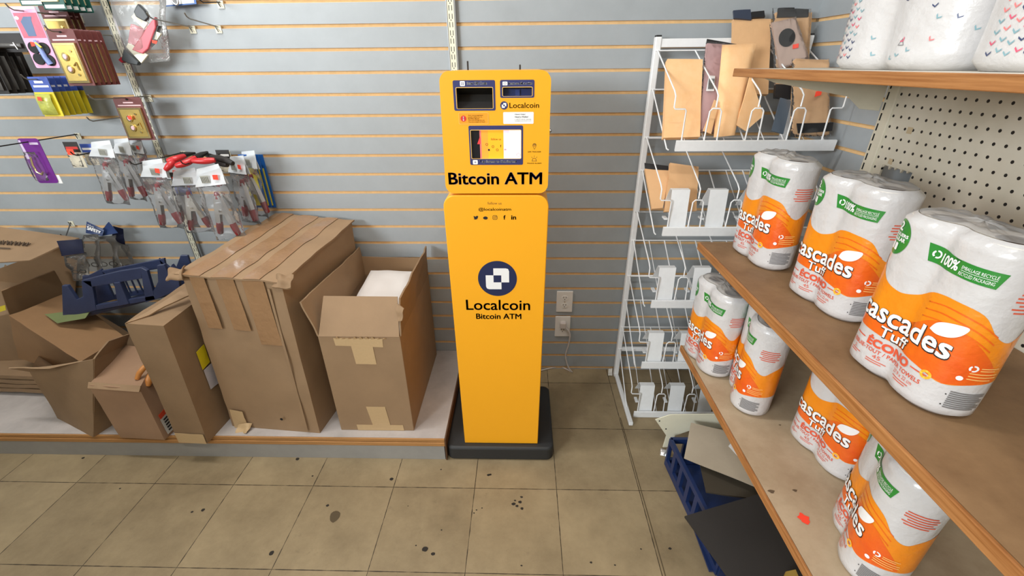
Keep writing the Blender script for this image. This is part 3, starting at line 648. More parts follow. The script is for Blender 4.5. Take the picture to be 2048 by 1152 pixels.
    W.poly(mb, [(-.012, .2225), (-.018, .2495), (.030, .243), (.088, .242), (.082, .219), (.030, .2205)], .0008, GREENP)
    ring = circle(-.004, .2355, .0062, 14); inn = circle(-.004, .2355, .0038, 14)
    W.patch(mb, [(ring+inn, [(i, (i+1) % 14, 14+(i+1) % 14, 14+i) for i in range(14) if i % 5 != 4])], .0016, WHITE_INK)
    W.text(mb, '100%', .005, .034, .2265, .2405, .0016, WHITE_INK, .03)
    W.text(mb, 'EMBALLAGE RECYCLÉ', .039, .080, .2325, .2385, .0016, WHITE_INK); W.text(mb, 'RECYCLED PACKAGING', .038, .079, .2235, .2285, .0016, WHITE_INK)
    W.poly(mb, [(.039, .2303), (.080, .2303), (.080, .2309), (.039, .2309)], .0016, WHITE_INK)
    for i, (u0, u1) in enumerate(((.108, .148), (.106, .152), (.106, .150), (.112, .146), (.106, .152), (.110, .144))):
        z = .2165-i*.0055; W.poly(mb, [(u0, z), (u1, z), (u1, z+.0022), (u0, z+.0022)], .0010, REDP)
    for c_, z, r_ in ((.060, .0640, .0075),):
        ring = circle(c_, z, r_, 20); inn = circle(c_, z, r_*.5, 20); W.patch(mb, [(ring+inn, [(i, (i+1) % 20, 20+(i+1) % 20, 20+i) for i in range(20)])], .0018, mat('yellow_print', (250, 180, 50), .35))
    ring = circle(.103, .0975, .0055, 14); inn = circle(.103, .0975, .003, 14); W.patch(mb, [(ring+inn, [(i, (i+1) % 14, 14+(i+1) % 14, 14+i) for i in range(14) if i % 5 != 4])], .0016, WHITE_INK)
    W.poly(mb, circle(.094, .078, .004, 12), .0016, WHITE_INK)
    PALE = mat('pale_orange_print', (250, 190, 110), .4)
    for u0, u1, z in ((.111, .135, .0985), (.111, .130, .0945), (.101, .137, .0885), (.101, .137, .0835), (.101, .130, .0785)): W.poly(mb, [(u0, z), (u1, z), (u1, z+.0018), (u0, z+.0018)], .0016, PALE)
    W.poly(mb, rrect(.089, .091, .045, .047, .0008, 2), .0012, INK); W.poly(mb, rrect(.089, .091, .026, .028, .0008, 2), .0012, INK)
    for i in range(9):
        z = .0515-i*.0036; u1 = .138-(.006 if i % 3 == 2 else 0); W.poly(mb, [(.093, z), (u1, z), (u1, z+.0020), (.093, z+.0020)], .0012, GREYP)
    mb.build('printed_wrapper', t, smooth=180, local=True)
    mb = MB(); W.cap(mb, CAPF); mb.build('top_film', t, smooth=180, local=True)
    return t
packs = [  # x, y, shelf height, turn, label
    (.668, -.675, .915, 86, 'orange paper towel pack at the far end of the middle shelf'),
    (.696, -.935, .915, 82, 'orange paper towel pack in the middle of the three on the middle shelf'),
    (.659, -1.210, .915, 84, 'nearest orange paper towel pack on the middle shelf'),
    (.607, -.640, .532, 83, 'orange paper towel pack at the far end of the lowest shelf'),
    (.664, -.808, .532, 111, 'orange paper towel pack turned sideways, second from the far end of the lowest shelf'),
    (.762, -1.020, .532, 80, 'orange paper towel pack set furthest back on the lowest shelf, half under the shelf above'),
    (.690, -1.262, .532, 116, 'orange paper towel pack turned sideways nearest the viewer on the lowest shelf')]
def rot_for(deg): return math.radians(-deg)
proto = make_towel_pack(packs[0][4])
for i, (x, y, z, a, lab) in enumerate(packs):
    o = proto if i == 0 else dup(proto)
    o.location = (x, y, z+.0005); o.rotation_euler = (0, 0, rot_for(a)); o['label'] = lab

# white packs on the top shelf
PINK1, PINK2, TEAL, DKBL = mat('rose_print', (218, 92, 120), .4), mat('coral_print', (238, 130, 130), .4), mat('teal_print', (130, 170, 180), .4), mat('slate_print', (64, 74, 110), .4)
def make_white_pack(label, variant):
    L, r, H = .072, .072, .30; W = Wrap(L, r, H, .018); rn = random.Random(4+variant)
    t = thing('white_towel_pack', label, 'paper towels', (0, 0, 0))
    for sx in (-1, 1):
        mb = MB(); mb.lathe((sx*L, 0, 0), [(.02, .01), (r-.003, .01), (r-.003, H-.009), (.02, H-.005), (.02, .05)], PAPER, 36); mb.build('paper_roll', t, smooth=40, local=True)
    mb = MB(); W.shell(mb, WRAPW, 110, 24)
    def chev(u, z, s, a, mt):
        c, q = math.cos(a), math.sin(a)
        for k in (-1, 1):
            pts = [(0, 0), (k*s, s*.9), (k*s, s*1.45), (0, s*.55)]; pts = pts if k > 0 else pts[::-1]
            W.poly(mb, [(u+c*x-q*y, z+q*x+c*y) for x, y in pts], .001, mt)
    cols = [PINK1, TEAL, DKBL, PINK2]
    for i in range(5):
        n = 7+3*(2-abs(2-i))
        for j in range(n): chev(-.112+variant*.03+i*.0125, .018+j*.0125+(i % 2)*.004, .0044, rn.uniform(-.15, .15), rn.choice(cols))
    for j in range(16): chev(-.03+rn.random()*.20, .015+rn.random()*.13, .0042, rn.uniform(-.9, .9), rn.choice(cols))
    for i in range(8): W.poly(mb, [(-.05+(i%4)*.03, .168+(i//4)*.010), (-.028+(i%4)*.03, .168+(i//4)*.010), (-.028+(i%4)*.03, .173+(i//4)*.010), (-.05+(i%4)*.03, .173+(i//4)*.010)], .001, GREYP)
    for i in range(3): W.poly(mb, [(-.06, .158+i*.010), (.10, .158+i*.010), (.10, .1595+i*.010), (-.06, .1595+i*.010)], .0008, mat('pale_grey_print', (200, 200, 204), .4))
    if variant: 
        W.poly(mb, circle(-.045, .185, .026, 24), .001, DKBL); W.poly(mb, circle(-.045, .185, .020, 24), .0014, WHITE_INK)
    tri = circle(.055, .040, .007, 3, None, PI/2, 2.5*PI); tr2 = circle(.055, .040, .005, 3, None, PI/2, 2.5*PI); W.patch(mb, [(tri+tr2, [(i, (i+1) % 3, 3+(i+1) % 3, 3+i) for i in range(3)])], .001, GREYP)
    mb.build('printed_wrapper', t, smooth=180, local=True)
    mb = MB(); W.cap(mb, CAPF); mb.build('top_film', t, smooth=180, local=True); return t
for i, (x, y, a, lab) in enumerate(((.695, -.925, 88, 'white wrapped towel pack with small chevrons, left end of the top shelf'), (.695, -1.225, 88, 'white wrapped towel pack with small chevrons, right one on the top shelf'))):
    o = make_white_pack(lab, i); o.location = (x, y, 1.3925); o.rotation_euler = (0, 0, rot_for(a))

# ------------------------------------------------------------------ white wire rack in the corner
rack = thing('wire_display_rack', 'white wire display rack standing in the corner between outlets and wooden shelves', 'display rack', (.73, -.2, 0))
for x0 in (.462, .985):
    mb = MB(); mb.box(x0, x0+.022, -.062, -.036, .0, 1.488, WHITE_METAL); p = mb.build('post', rack, bevel=.003)
    mb = MB(); mb.box(x0+.001, x0+.021, -.061, -.037, 1.488, 1.493, BLACK); mb.build('end_cap', p, bevel=.002)
    mb = MB(); mb.box(x0+.002, x0+.02, -.40, -.06, .004, .022, WHITE_METAL); mb.build('foot', rack, bevel=.003)
mb = MB(); mb.box(.484, .985, -.058, -.040, 1.455, 1.482, WHITE_METAL); mb.build('top_rail', rack, bevel=.002)
mb = MB(); mb.box(.484, .985, -.058, -.045, .155, .175, WHITE_METAL); mb.build('lower_rail', rack, bevel=.002)
XL, XR, NP = .474, .996, 4
for ti, zb in enumerate((1.160, .868, .573, .282, .012)):
    w = .0024; xs = [XL+(XR-XL)*i/NP for i in range(NP+1)]
    mb = MB()
    for z in (zb+.285, zb+.160, zb-.010):
        if z < 1.46 and z > .02: mb.tube([(XL-.008, -.062, z), (XR+.008, -.062, z)], w, WHITE_METAL, 6)
    for i, x in enumerate(xs):
        # divider wire: down from the back, forward, then the front loop
        a = [(x, -.062, min(zb+.285, 1.446)), (x, -.318, zb+.168), (x, -.335, zb+.155), (x, -.335, zb+.122)]
        if i == 0: a += [(x+.004, -.337, zb+.117), (x+.034, -.338, zb+.117), (x+.038, -.338, zb+.112), (x+.038, -.340, zb+.01)]
        elif i == NP: a += [(x-.004, -.337, zb+.117), (x-.034, -.338, zb+.117), (x-.038, -.338, zb+.112), (x-.038, -.340, zb+.01)]
        mb.tube(a, w, WHITE_METAL, 6)
        mb.tube([(x, -.062, zb+.160), (x, -.310, zb+.002), (x, -.322, zb-.006), (x, -.340, zb-.006)], w, WHITE_METAL, 6)
        if 0 < i < NP: mb.tube([(x-.021, -.340, zb+.01), (x-.018, -.338, zb+.110), (x-.011, -.338, zb+.118), (x+.011, -.338, zb+.118), (x+.018, -.338, zb+.110), (x+.021, -.340, zb+.01)], w, WHITE_METAL, 6)
        if i < NP:
            for f in (.5,): xx = x+(XR-XL)/NP*f; mb.tube([(xx, -.062, zb+.160), (xx, -.310, zb+.004), (xx, -.340, zb+.004)], .0016, WHITE_METAL, 5)
    tr = mb.build('wire_tray', rack, smooth=50)
    mb = MB(); q = [(-.340, zb-.008), (-.346, zb-.010), (-.349, zb+.022), (-.343, zb+.024)]
    mb.add([(XL+.022 if ti else XL+.02, y, z) for y, z in q]+[(XR+.006, y, z) for y, z in q], [(0, 1, 2, 3), (7, 6, 5, 4), (0, 4, 5, 1), (1, 5, 6, 2), (2, 6, 7, 3), (3, 7, 4, 0)], WHITE_METAL)
    mb.build('front_lip', tr)
    if ti > 0:
        for i in range(NP):
            x = xs[i]+.040; mb = MB(); th = .0015
            pr = [(-.336, zb+.012), (-.322, zb+.150), (-.300, zb+.150), (-.250, zb+.075)]
            for (y0, z0_), (y1, z1_) in zip(pr[:-1], pr[1:]):
                mb.slab([(x, y0, z0_), (x+.062, y0, z0_), (x+.062, y1, z1_), (x, y1, z1_)], th, WHITE_METAL)
            mb.box(x-.004, x+.008, -.30, -.27, zb+.035, zb+.041, WHITE_METAL)
            mb.build('divider_plate', tr)

TAN = mat('tan_paper_bag', (250, 204, 154), .85, var=(20, .05), bump=(50, .2), rgb2=(246, 192, 136))
TAN2 = mat('tan_paper_bag_dull', (226, 180, 132), .85, var=(18, .08), bump=(50, .2))
MAUVE = mat('mauve_fabric', (206, 164, 164), .7, var=(20, .12)); TAUPE = mat('taupe_fabric', (190, 165, 152), .75, var=(24, .08))
CLEAR = film('clear_bag', (253, 253, 253), .12, 55, .03)
BLACKLBL = mat('black_card', (30, 30, 32), .5)
GB = 'bags in the wire rack'
def bag(name, lab, quad, mt, th, amp=.004, sc=16, seed=0, bulge=.0, nx=8, nz=14, build=True):
    mb = MB(); mb.sheet(quad, mt, nx, nz, th, amp, sc, bulge, seed)
    return mb
def Q(*p): return [at(u, v, y) for u, v, y in p]
def rootat(name, lab, cat, q, group=None):
    c = (Vector(q[0])+Vector(q[1]))/2; return thing(name, lab, cat, c, group)
q = Q((1325, 278, -.285), (1397, 276, -.285), (1403, 122, -.165), (1333, 121, -.165)); t = rootat('paper_bag', 'plain folded tan paper bag at the left end of the top rack tray', 'bag', q, GB)
bag('', '', q, TAN, .022, .003, 10, 1).build('folded_paper', t, smooth=50)
q = Q((1397, 262, -.27), (1450, 266, -.27), (1478, 92, -.13), (1413, 88, -.13)); t = rootat('bagged_filter', 'mauve sleeve with barcode in clear plastic, between two tan bags on top tray', 'bag', q, GB)
bag('', '', q, MAUVE, .012, .003, 10, 2).build('sleeve', t, smooth=60)
mb = MB(); mb.sheet(Q((1412, 90, -.120), (1480, 99, -.120), (1482, 90, -.118), (1414, 78, -.118)), BLACKLBL, 4, 2, .003); mb.build('black_header', t)
mb = MB(); mb.sheet(Q((1412, 182, -.222), (1428, 182, -.222), (1430, 152, -.198), (1418, 151, -.198)), WHITE_INK, 2, 2, .001)
for i in range(6): mb.sheet(Q((1416+i*2, 178, -.2235), (1417+i*2, 178, -.2235), (1419+i*2, 157, -.204), (1418+i*2, 157, -.204)), INK, 1, 1, .0006)
mb.build('barcode_sticker', t)
mb = MB(); mb.sheet(Q((1395, 266, -.285), (1452, 270, -.285), (1480, 88, -.140), (1411, 84, -.140)), CLEAR, 8, 12, .001, .008, 24, 0, 3); mb.build('clear_bag', t, smooth=180)
q = Q((1427, 275, -.300), (1470, 270, -.300), (1513, 87, -.175), (1444, 90, -.175)); t = rootat('paper_bag', 'crumpled tan paper bag bulging forward, second from left on top rack tray', 'bag', q, GB)
bag('', '', q, TAN, .026, .008, 9, 5, .006, 10, 16).build('folded_paper', t, smooth=60)
mb = MB(); mb.sheet(Q((1472, 250, -.29), (1492, 262, -.29), (1526, 232, -.27), (1500, 150, -.25)), TAN, 6, 8, .004, .006, 12, 0, 4); mb.sheet(Q((1406, 262, -.30), (1422, 268, -.30), (1436, 205, -.27), (1428, 200, -.27)), TAN, 4, 6, .004, .004, 14, 0, 6); mb.build('loose_flap', t, smooth=60)
q = Q((1464, 190, -.16), (1534, 190, -.16), (1540, 40, -.05), (1465, 40, -.05)); t = rootat('paper_bag', 'flat tan paper bag with dark folded header behind the crumpled one', 'bag', q, GB)
bag('', '', q, TAN2, .016, .003, 10, 7).build('folded_paper', t, smooth=50)
mb = MB(); mb.sheet(Q((1467, 38, -.065), (1503, 40, -.065), (1500, 20, -.05), (1466, 22, -.05)), mat('blue_black_card', (54, 62, 80), .4), 3, 3, .006, .003); mb.sheet(Q((1503, 36, -.064), (1530, 34, -.064), (1528, 22, -.05), (1502, 25, -.05)), BLACKLBL, 3, 3, .006, .003); mb.build('dark_header', t)
q = Q((1552, 190, -.15), (1612, 190, -.15), (1621, 27, -.042), (1549, 27, -.042)); t = rootat('paper_bag', 'tan paper bag with black header at the back right of top rack tray', 'bag', q, GB)
bag('', '', q, TAN2, .014, .003, 10, 8).build('folded_paper', t, smooth=50)
mb = MB(); mb.sheet(Q((1554, 35, -.058), (1592, 34, -.058), (1588, 16, -.044), (1556, 17, -.044)), BLACKLBL, 3, 3, .006, .003); mb.sheet(Q((1592, 35, -.058), (1616, 34, -.058), (1617, 19, -.044), (1590, 18, -.044)), BLACKLBL, 3, 3, .006, .003); mb.build('black_header', t)
mb = MB(); mb.sheet(Q((1548, 192, -.168), (1614, 192, -.168), (1622, 18, -.058), (1545, 16, -.058)), CLEAR, 8, 12, .001, .004, 20, 0, 9); mb.build('clear_bag', t, smooth=180)
q = Q((1560, 140, -.165), (1617, 118, -.165), (1590, 36, -.10), (1542, 47, -.10)); t = rootat('filter_bag', 'grey-brown bag with a round black opening and an orange sticker', 'bag', q, GB)
bag('', '', q, TAUPE, .010, .002, 10, 3).build('fabric', t, smooth=50)
n_ = (q[1]-q[0]).cross(q[3]-q[0]).normalized(); c = q[0]*.22+q[1]*.18+q[2]*.26+q[3]*.34+n_*.0075; ex = (q[1]-q[0]).normalized(); ez = (q[3]-q[0]).normalized()
mb = MB(); mb.add([c+ex*.026*math.cos(a)+ez*.029*math.sin(a) for a in [2*PI*i/28 for i in range(28)]], [tuple(range(28))], DARK); mb.build('round_opening', t)
c = q[0]*.22+q[1]*.42+q[2]*.24+q[3]*.12+n_*.0078; mb = MB(); mb.slab([c-ex*.010-ez*.005, c+ex*.008-ez*.008, c+ex*.011+ez*.005, c-ex*.007+ez*.008], .0006, ORANGE_STICKER); mb.build('price_sticker', t)
mb = MB(); mb.sheet([q[0]+n_*.010-ex*.02, q[1]+n_*.010, q[2]+n_*.010, q[3]+n_*.010-ex*.01], CLEAR, 6, 8, .001, .004, 20, 0, 12); mb.build('clear_bag', t, smooth=180)
q = Q((1583, 271, -.300), (1655, 270, -.300), (1655, 122, -.195), (1588, 120, -.195)); t = rootat('paper_bag', 'tan paper bag with black label in clear plastic at the right of the top tray', 'bag', q, GB)
bag('', '', q, TAN2, .018, .003, 10, 10).build('folded_paper', t, smooth=50)
mb = MB(); mb.sheet(Q((1596, 267, -.318), (1664, 262, -.318), (1666, 245, -.310), (1593, 247, -.310)), BLACKLBL, 4, 3, .003, .002); mb.build('black_label', t)
mb = MB(); mb.sheet(Q((1629, 194, -.278), (1642, 190, -.276), (1644, 181, -.270), (1632, 183, -.270)), ORANGE_STICKER, 2, 2, .001); mb.build('price_sticker', t)
mb = MB(); mb.sheet(Q((1580, 274, -.325), (1662, 272, -.325), (1658, 118, -.222), (1585, 116, -.222)), CLEAR, 8, 12, .001, .005, 20, 0, 15); mb.build('clear_bag', t, smooth=180)
q = Q((1548, 196, -.2), (1586, 198, -.2), (1584, 172, -.18), (1550, 170, -.18)); mb = MB(); mb.sheet(q, BLACKLBL, 4, 4, .012, .004, 30); tag(mb.build('black_clip', smooth=60), 'small black folded piece hanging below the top shelf corner in the rack', 'clip')
q = Q((1543, 262, -.30), (1566, 268, -.30), (1582, 202, -.24), (1560, 196, -.24)); mb = MB(); mb.sheet(q, mat('steel_blue_sheet', (96, 108, 122), .3, .3), 3, 6, .004, .002); tag(mb.build('metal_strip', smooth=60), 'narrow grey metal strip leaning in the top rack tray', 'strip')
q = Q((1303, 419, -.28), (1325, 417, -.28), (1338, 343, -.19), (1289, 339, -.17)); t = rootat('paper_bag', 'tan paper bag with black top at the left end of the second rack tray', 'bag', q, GB)
bag('', '', q, TAN2, .012, .005, 12, 18).build('folded_paper', t, smooth=50)
mb = MB(); mb.sheet(Q((1290, 341, -.172), (1338, 344, -.188), (1336, 332, -.17), (1289, 326, -.16)), BLACKLBL, 4, 3, .005, .003); mb.build('black_header', t)
q = Q((1328, 424, -.285), (1392, 422, -.285), (1395, 335, -.2), (1339, 327, -.2)); t = rootat('paper_bag', 'wide tan paper bag behind the first white plate of second rack tray', 'bag', q, GB)
bag('', '', q, TAN2, .014, .006, 12, 21).build('folded_paper', t, smooth=50)

# ------------------------------------------------------------------ things under the lowest shelf
BLUEP = mat('blue_plastic', (30, 48, 92), .35, var=(10, .15)); KRAFT = mat('grey_brown_paper', (176, 162, 142), .85, var=(9, .12), bump=(14, .3)); BLKB = mat('black_board', (44, 40, 38), .65, var=(6, .2), bump=(20, .1))
t = thing('plastic_crate', 'dark blue slotted plastic crate on the floor under the lowest shelf', 'crate', (.66, -.85, 0))
c0, c1 = onz(1336, 868, .14), onz(1440, 1140, .14)
def crate_wall(mb, a, b, z0, z1):
    a = Vector((a[0], a[1], 0)); b = Vector((b[0], b[1], 0)); d = b-a; nn = Vector((-d.y, d.x, 0)).normalized()*.006; Z = Vector((0, 0, 1)); n = max(2, int(d.length/.055))
    def seg(f0, f1, h0, h1): p, r_ = a+d*f0, a+d*f1; mb.hexa([p+Z*h0-nn, r_+Z*h0-nn, r_+Z*h0+nn, p+Z*h0+nn, p+Z*h1-nn, r_+Z*h1-nn, r_+Z*h1+nn, p+Z*h1+nn], BLUEP)
    seg(0, 1, z0, z0+.03); seg(0, 1, z1-.022, z1)
    for i in range(n+1): f = i/n; w = .010/d.length; seg(max(0, f-w), min(1, f+w), z0+.03, z1-.022)
P_ = [(.565, -.60), (.93, -.60), (.93, -1.02), (.60, -1.02)]
mb = MB()
for i in range(4): crate_wall(mb, P_[i], P_[(i+1) % 4], .004, .14)
mb.build('slatted_walls', t)
mb = MB(); mb.box(.58, .92, -1.01, -.61, .003, .010, BLUEP); mb.build('bottom', t)
t2 = thing('plastic_basket', 'second blue plastic basket nearer the viewer, mostly under the black board', 'basket', (.74, -1.22, 0))
P_ = [(.615, -1.05), (.93, -1.05), (.93, -1.42), (.635, -1.42)]
mb = MB()
for i in range(4): crate_wall(mb, P_[i], P_[(i+1) % 4], .004, .12)
mb.build('slatted_walls', t2)
mb = MB(); mb.box(.63, .92, -1.41, -1.06, .003, .010, BLUEP); mb.build('bottom', t2)
q = [onz(1368, 917, .175), onz(1520, 978, .20), onz(1475, 868, .21), onz(1382, 846, .205)]
mb = MB(); mb.sheet(q, KRAFT, 10, 10, .003, .010, 7); tag(mb.build('paper_sheet', smooth=60), 'crumpled grey-brown paper sheet lying over the blue crate', 'paper')
q = [onz(1412, 985, .142), onz(1520, 1000, .15), onz(1530, 950, .16), onz(1400, 930, .145)]
mb = MB(); mb.sheet(q, mat('olive_board', (66, 58, 46), .7), 6, 6, .006, .003); tag(mb.build('folded_board', smooth=60), 'dark olive board between the paper sheet and the black board', 'board')
q = [onz(1470, 1175, .16), onz(1640, 1175, .19), onz(1536, 984, .19), onz(1369, 1035, .155)]
mb = MB(); mb.sheet(q, BLKB, 8, 8, .008, .006, 4); tag(mb.build('black_board', smooth=60), 'large black board lying across the baskets at the bottom of the photo', 'board')
q = [onz(1585, 1150, .2), onz(1600, 1150, .2), onz(1592, 1142, .21), onz(1578, 1146, .21)]
mb = MB(); mb.sheet([onz(1568, 1152, .20), onz(1598, 1156, .20), onz(1590, 1139, .205), onz(1572, 1143, .205)], mat('mustard_scrap', (168, 136, 62), .6), 4, 4, .006, .003, 40); tag(mb.build('yellow_scrap', smooth=60), 'small mustard yellow scrap on the black board', 'scrap')
q = [onz(1457, 892, .212), onz(1475, 912, .214), onz(1478, 908, .214), onz(1462, 886, .212)]
mb = MB(); mb.sheet(q, WHITE_INK, 2, 2, .001); tag(mb.build('paper_label', smooth=60), 'small white label on the grey-brown paper sheet', 'label')
p = onz(1326, 903, .0); mb = MB(); mb.sheet([p+Vector((-.018, -.02, .004)), p+Vector((.004, -.028, .004)), p+Vector((.012, -.004, .014)), p+Vector((-.010, .004, .012))], mat('crumpled_foil', (205, 200, 198), .3, .4), 5, 5, .004, .008, 60); tag(mb.build('foil_scrap', smooth=180), 'small crumpled silver scrap on the floor by the cream foot bracket', 'scrap')

# ------------------------------------------------------------------ cardboard boxes on the platform
ZP = .1125
def panel(mb, pts, mt=None, t=.004): mb.slab(pts, t, mt or CARD)
def closed_box(mb, b, tp, mt, nx=1): mb.hexa(list(b)+list(tp), mt)
def soft_box(name, b, tp, mt, parent, amp=.004, cuts=12, bev=.004):
    """closed carton from 4 bottom and 4 top corners, its faces slightly crumpled"""
    bm = bmesh.new(); vs = [bm.verts.new(Vector(x)) for x in list(b)+list(tp)]
    for f in [(3, 2, 1, 0), (4, 5, 6, 7), (0, 1, 5, 4), (1, 2, 6, 5), (2, 3, 7, 6), (3, 0, 4, 7)]: bm.faces.new([vs[i] for i in f])
    bmesh.ops.subdivide_edges(bm, edges=bm.edges[:], cuts=cuts, use_grid_fill=True); bm.normal_update()
    zmin = min(v.co.z for v in bm.verts)
    for v in bm.verts:
        if v.co.z > zmin+.01: h = noise.noise(v.co*6)+.5*noise.noise(v.co*17+Vector((3, 1, 2))); v.co += v.normal*h*amp
    bm.verts.index_update(); mb = MB(); mb.add([v.co.copy() for v in bm.verts], [[v.index for v in f.verts] for f in bm.faces], mt); bm.free()
    return mb.build(name, parent, smooth=38)
def tape(mb, q, mt, off, nx=6, nz=8, amp=.0012):
    q = [Vector(x) for x in q]; n = (q[1]-q[0]).cross(q[3]-q[0]).normalized()*off; mb.sheet([x+n for x in q], mt, nx, nz, .0008, amp, 40, 0, off*99)
def bil(q, a, b): return (Vector(q[0])*(1-a)+Vector(q[1])*a)*(1-b)+(Vector(q[3])*(1-a)+Vector(q[2])*a)*b

# big taped carton
t = thing('cardboard_carton', 'largest cardboard carton, battered top sealed with brown tape strips', 'box', (-.95, -.3, ZP))
B = [(-1.172, -.535, ZP), (-.800, -.568, ZP), (-.735, -.060, ZP), (-1.090, -.040, ZP)]
T = [(-1.150, -.520, .785), (-.803, -.545, .770), (-.733, -.050, .812), (-1.060, -.030, .835)]
soft_box('body', B, T, CARD, t, .006, 14)
# overhanging worn lid edge
mb = MB()
Tl = [Vector(T[0])+Vector((-.014, -.012, .004)), Vector(T[1])+Vector((.012, -.012, .004)), Vector(T[2])+Vector((.010, .010, .004)), Vector(T[3])+Vector((-.012, .01, .004))]
mb.sheet(Tl, CARD, 24, 24, .006, .007, 13, 0, 2); mb.build('top_flaps', t, smooth=50)
mb = MB()
for a0, a1 in ((.08, .24), (.34, .55), (.64, .80)):
    q = [bil(Tl, a0, -.004), bil(Tl, a1, -.004), bil(Tl, a1, 1.0), bil(Tl, a0, 1.0)]
    m2 = MB(); m2.sheet(q, TAPE_CL, 5, 24, .0006, .007, 13, 0, 2); mm = [Vector(x)+Vector((0, 0, .0052)) for x in m2.v]; mb.add(mm, m2.f, TAPE_CL)
mb.build('top_tape', t, smooth=60)
Fq = [Vector(B[0]), Vector(B[1]), Vector(T[1]), Vector(T[0])]
mb = MB()
for a0, a1, b0, sk in ((.09, .24, .70, .03), (.36, .54, .70, .03), (.62, .84, .62, .02)):
    tape(mb, [bil(Fq, a0+sk, b0), bil(Fq, a1+sk, b0), bil(Fq, a1, 1), bil(Fq, a0, 1)], TAPE_CL, .007, 5, 8)
mb.build('front_tape', t, smooth=60)
mb = MB(); tape(mb, [bil(Fq, .86, .02), bil(Fq, .885, .02), bil(Fq, .885, .96), bil(Fq, .86, .96)], CARD, .007, 3, 16); mb.build('corner_seam', t, smooth=60)
mb = MB(); tape(mb, [bil(Fq, .04, .0), bil(Fq, .20, -.0), bil(Fq, .19, .13), bil(Fq, .05, .14)], TAPE_PAPER, .007, 5, 6, .003); p = Vector(bil(Fq, .17, 0)); mb.sheet([p+Vector((-.03, -.034, .002)), p+Vector((.02, -.036, .004)), p+Vector((.03, -.006, .03)), p+Vector((-.03, -.006, .02))], TAPE_PAPER, 6, 6, .002, .014, 40); mb.build('loose_paper_tape', t, smooth=60)
mb = MB(); p = bil(Fq, .62, .10)+Vector((0, -.009, 0)); mb.add([p+Vector((.006*math.cos(a), 0, .006*math.sin(a))) for a in [2*PI*i/10 for i in range(10)]], [tuple(range(10))], DARK); mb.build('punched_hole', t)
mb = MB()
for i, (a, b) in enumerate(((0, 0), (1, 0))):
    mb = MB(); p = bil(Tl, a, b); mb.sheet([p+Vector((-.03, -.012, -.012)), p+Vector((.03, -.012, -.010)), p+Vector((.03, .03, .012)), p+Vector((-.03, .03, .012))], CARD_DK, 8, 8, .006, .022, 34, 0, i*7); mb.build('torn_corner', t, smooth=60)

# open carton beside the kiosk
t = thing('open_carton', 'open cardboard carton full of white packing next to the yellow machine', 'box', (-.58, -.3, ZP))
xa, xb, ya, yb, zf = -.722, -.430, -.549, -.035, .558
def hole_box(name, parent, mt, mi, x0, x1, y0, y1, z0, z1, t_=.005):
    mb = MB(); mb.box(x0, x1, y0, y0+t_, z0, z1, mt); mb.box(x0, x1, y1-t_, y1, z0, z1, mt); mb.box(x0, x0+t_, y0+t_, y1-t_, z0, z1, mt); mb.box(x1-t_, x1, y0+t_, y1-t_, z0, z1, mt); mb.box(x0+t_, x1-t_, y0+t_, y1-t_, z0, z0+t_, mi); return mb.build(name, parent, bevel=.0015)
hole_box('body', t, CARD, CARD_IN, xa, xb, ya, yb, ZP, zf)
mb = MB(); mb.sheet([(xa+.004, ya, zf), (xb-.002, ya, zf), (xb-.012, ya+.075, zf+.120), (xa+.016, ya+.075, zf+.122)], CARD, 10, 10, .005, .002, 10); mb.build('flap', t, smooth=60)
q = [(xb-.002, ya+.004, zf), (xb-.002, yb, zf), (xb+.004, yb, .695), (xb+.010, ya+.03, .695)]
mb = MB(); mb.sheet(q, CARD_DK, 14, 8, .006, .006, 14); mb.build('flap', t, smooth=60)
mb = MB(); mb.sheet([(xa, yb-.006, zf), (xb, yb-.006, zf), (xb, yb, .635), (xa, yb, .645)], CARD_IN, 8, 5, .005, .003); mb.build('flap', t, smooth=60)
mb = MB(); mb.sheet([(xa+.002, yb, zf), (xa+.002, ya, zf), (xa-.035, ya+.01, .69), (xa+.0, yb, .69)], CARD, 14, 8, .006, .006, 15, 0, 4); mb.build('flap', t, smooth=60)
mb = MB(); tape(mb, [(-.665, ya, .520), (-.495, ya, .514), (-.493, ya, .550), (-.668, ya, .552)], TAPE_PAPER, .001, 8, 3, .0006); tape(mb, [(-.605, ya, .440), (-.530, ya, .439), (-.532, ya, .520), (-.610, ya, .522)], TAPE_PAPER, .0014, 4, 4, .0006)
mb.build('paper_tape', t, smooth=60); mb = MB(); tape(mb, [(-.653, ya, .1135), (-.468, ya, .1135), (-.470, ya, .142), (-.655, ya, .142)], TAPE_PAPER, .001, 8, 2, .0004); tape(mb, [(-.590, ya, .142), (-.520, ya, .142), (-.528, ya, .236), (-.602, ya, .236)], TAPE_PAPER, .0014, 4, 4, .0006)
mb.build('paper_tape', t, smooth=60); mb = MB()
for i in range(9): x = -.66+i*.021; mb.slab([(x, ya-.003, .549), (x+.014, ya-.003, .550), (x+.008, ya-.009, .556+.006*(i % 3 == 0)+.006*(i in (4, 5)))], .0015, TAPE_PAPER)
mb.build('torn_tape_edge', t, smooth=60)
mb = MB(); p = Vector((xb, ya+.03, .645)); mb.sheet([p+Vector((-.004, -.02, -.03)), p+Vector((.018, -.03, -.02)), p+Vector((.026, -.02, .022)), p+Vector((-.008, 0, .03))], CARD, 6, 6, .003, .012, 34); mb.build('torn_edge', t, smooth=60)
FOAM = mat('white_packing_sheet', (226, 220, 216), .7, bump=(12, .3))
mb = MB(); mb.sheet([(xa+.03, ya+.09, .52), (xb-.02, ya+.09, .52), (xb-.03, yb-.05, .598), (xa+.05, yb-.05, .598)], FOAM, 14, 18, .05, .010, 14, .006); o = mb.build('packing_sheet', smooth=180); tag(o, 'folded white packing sheet inside the open carton', 'packing')
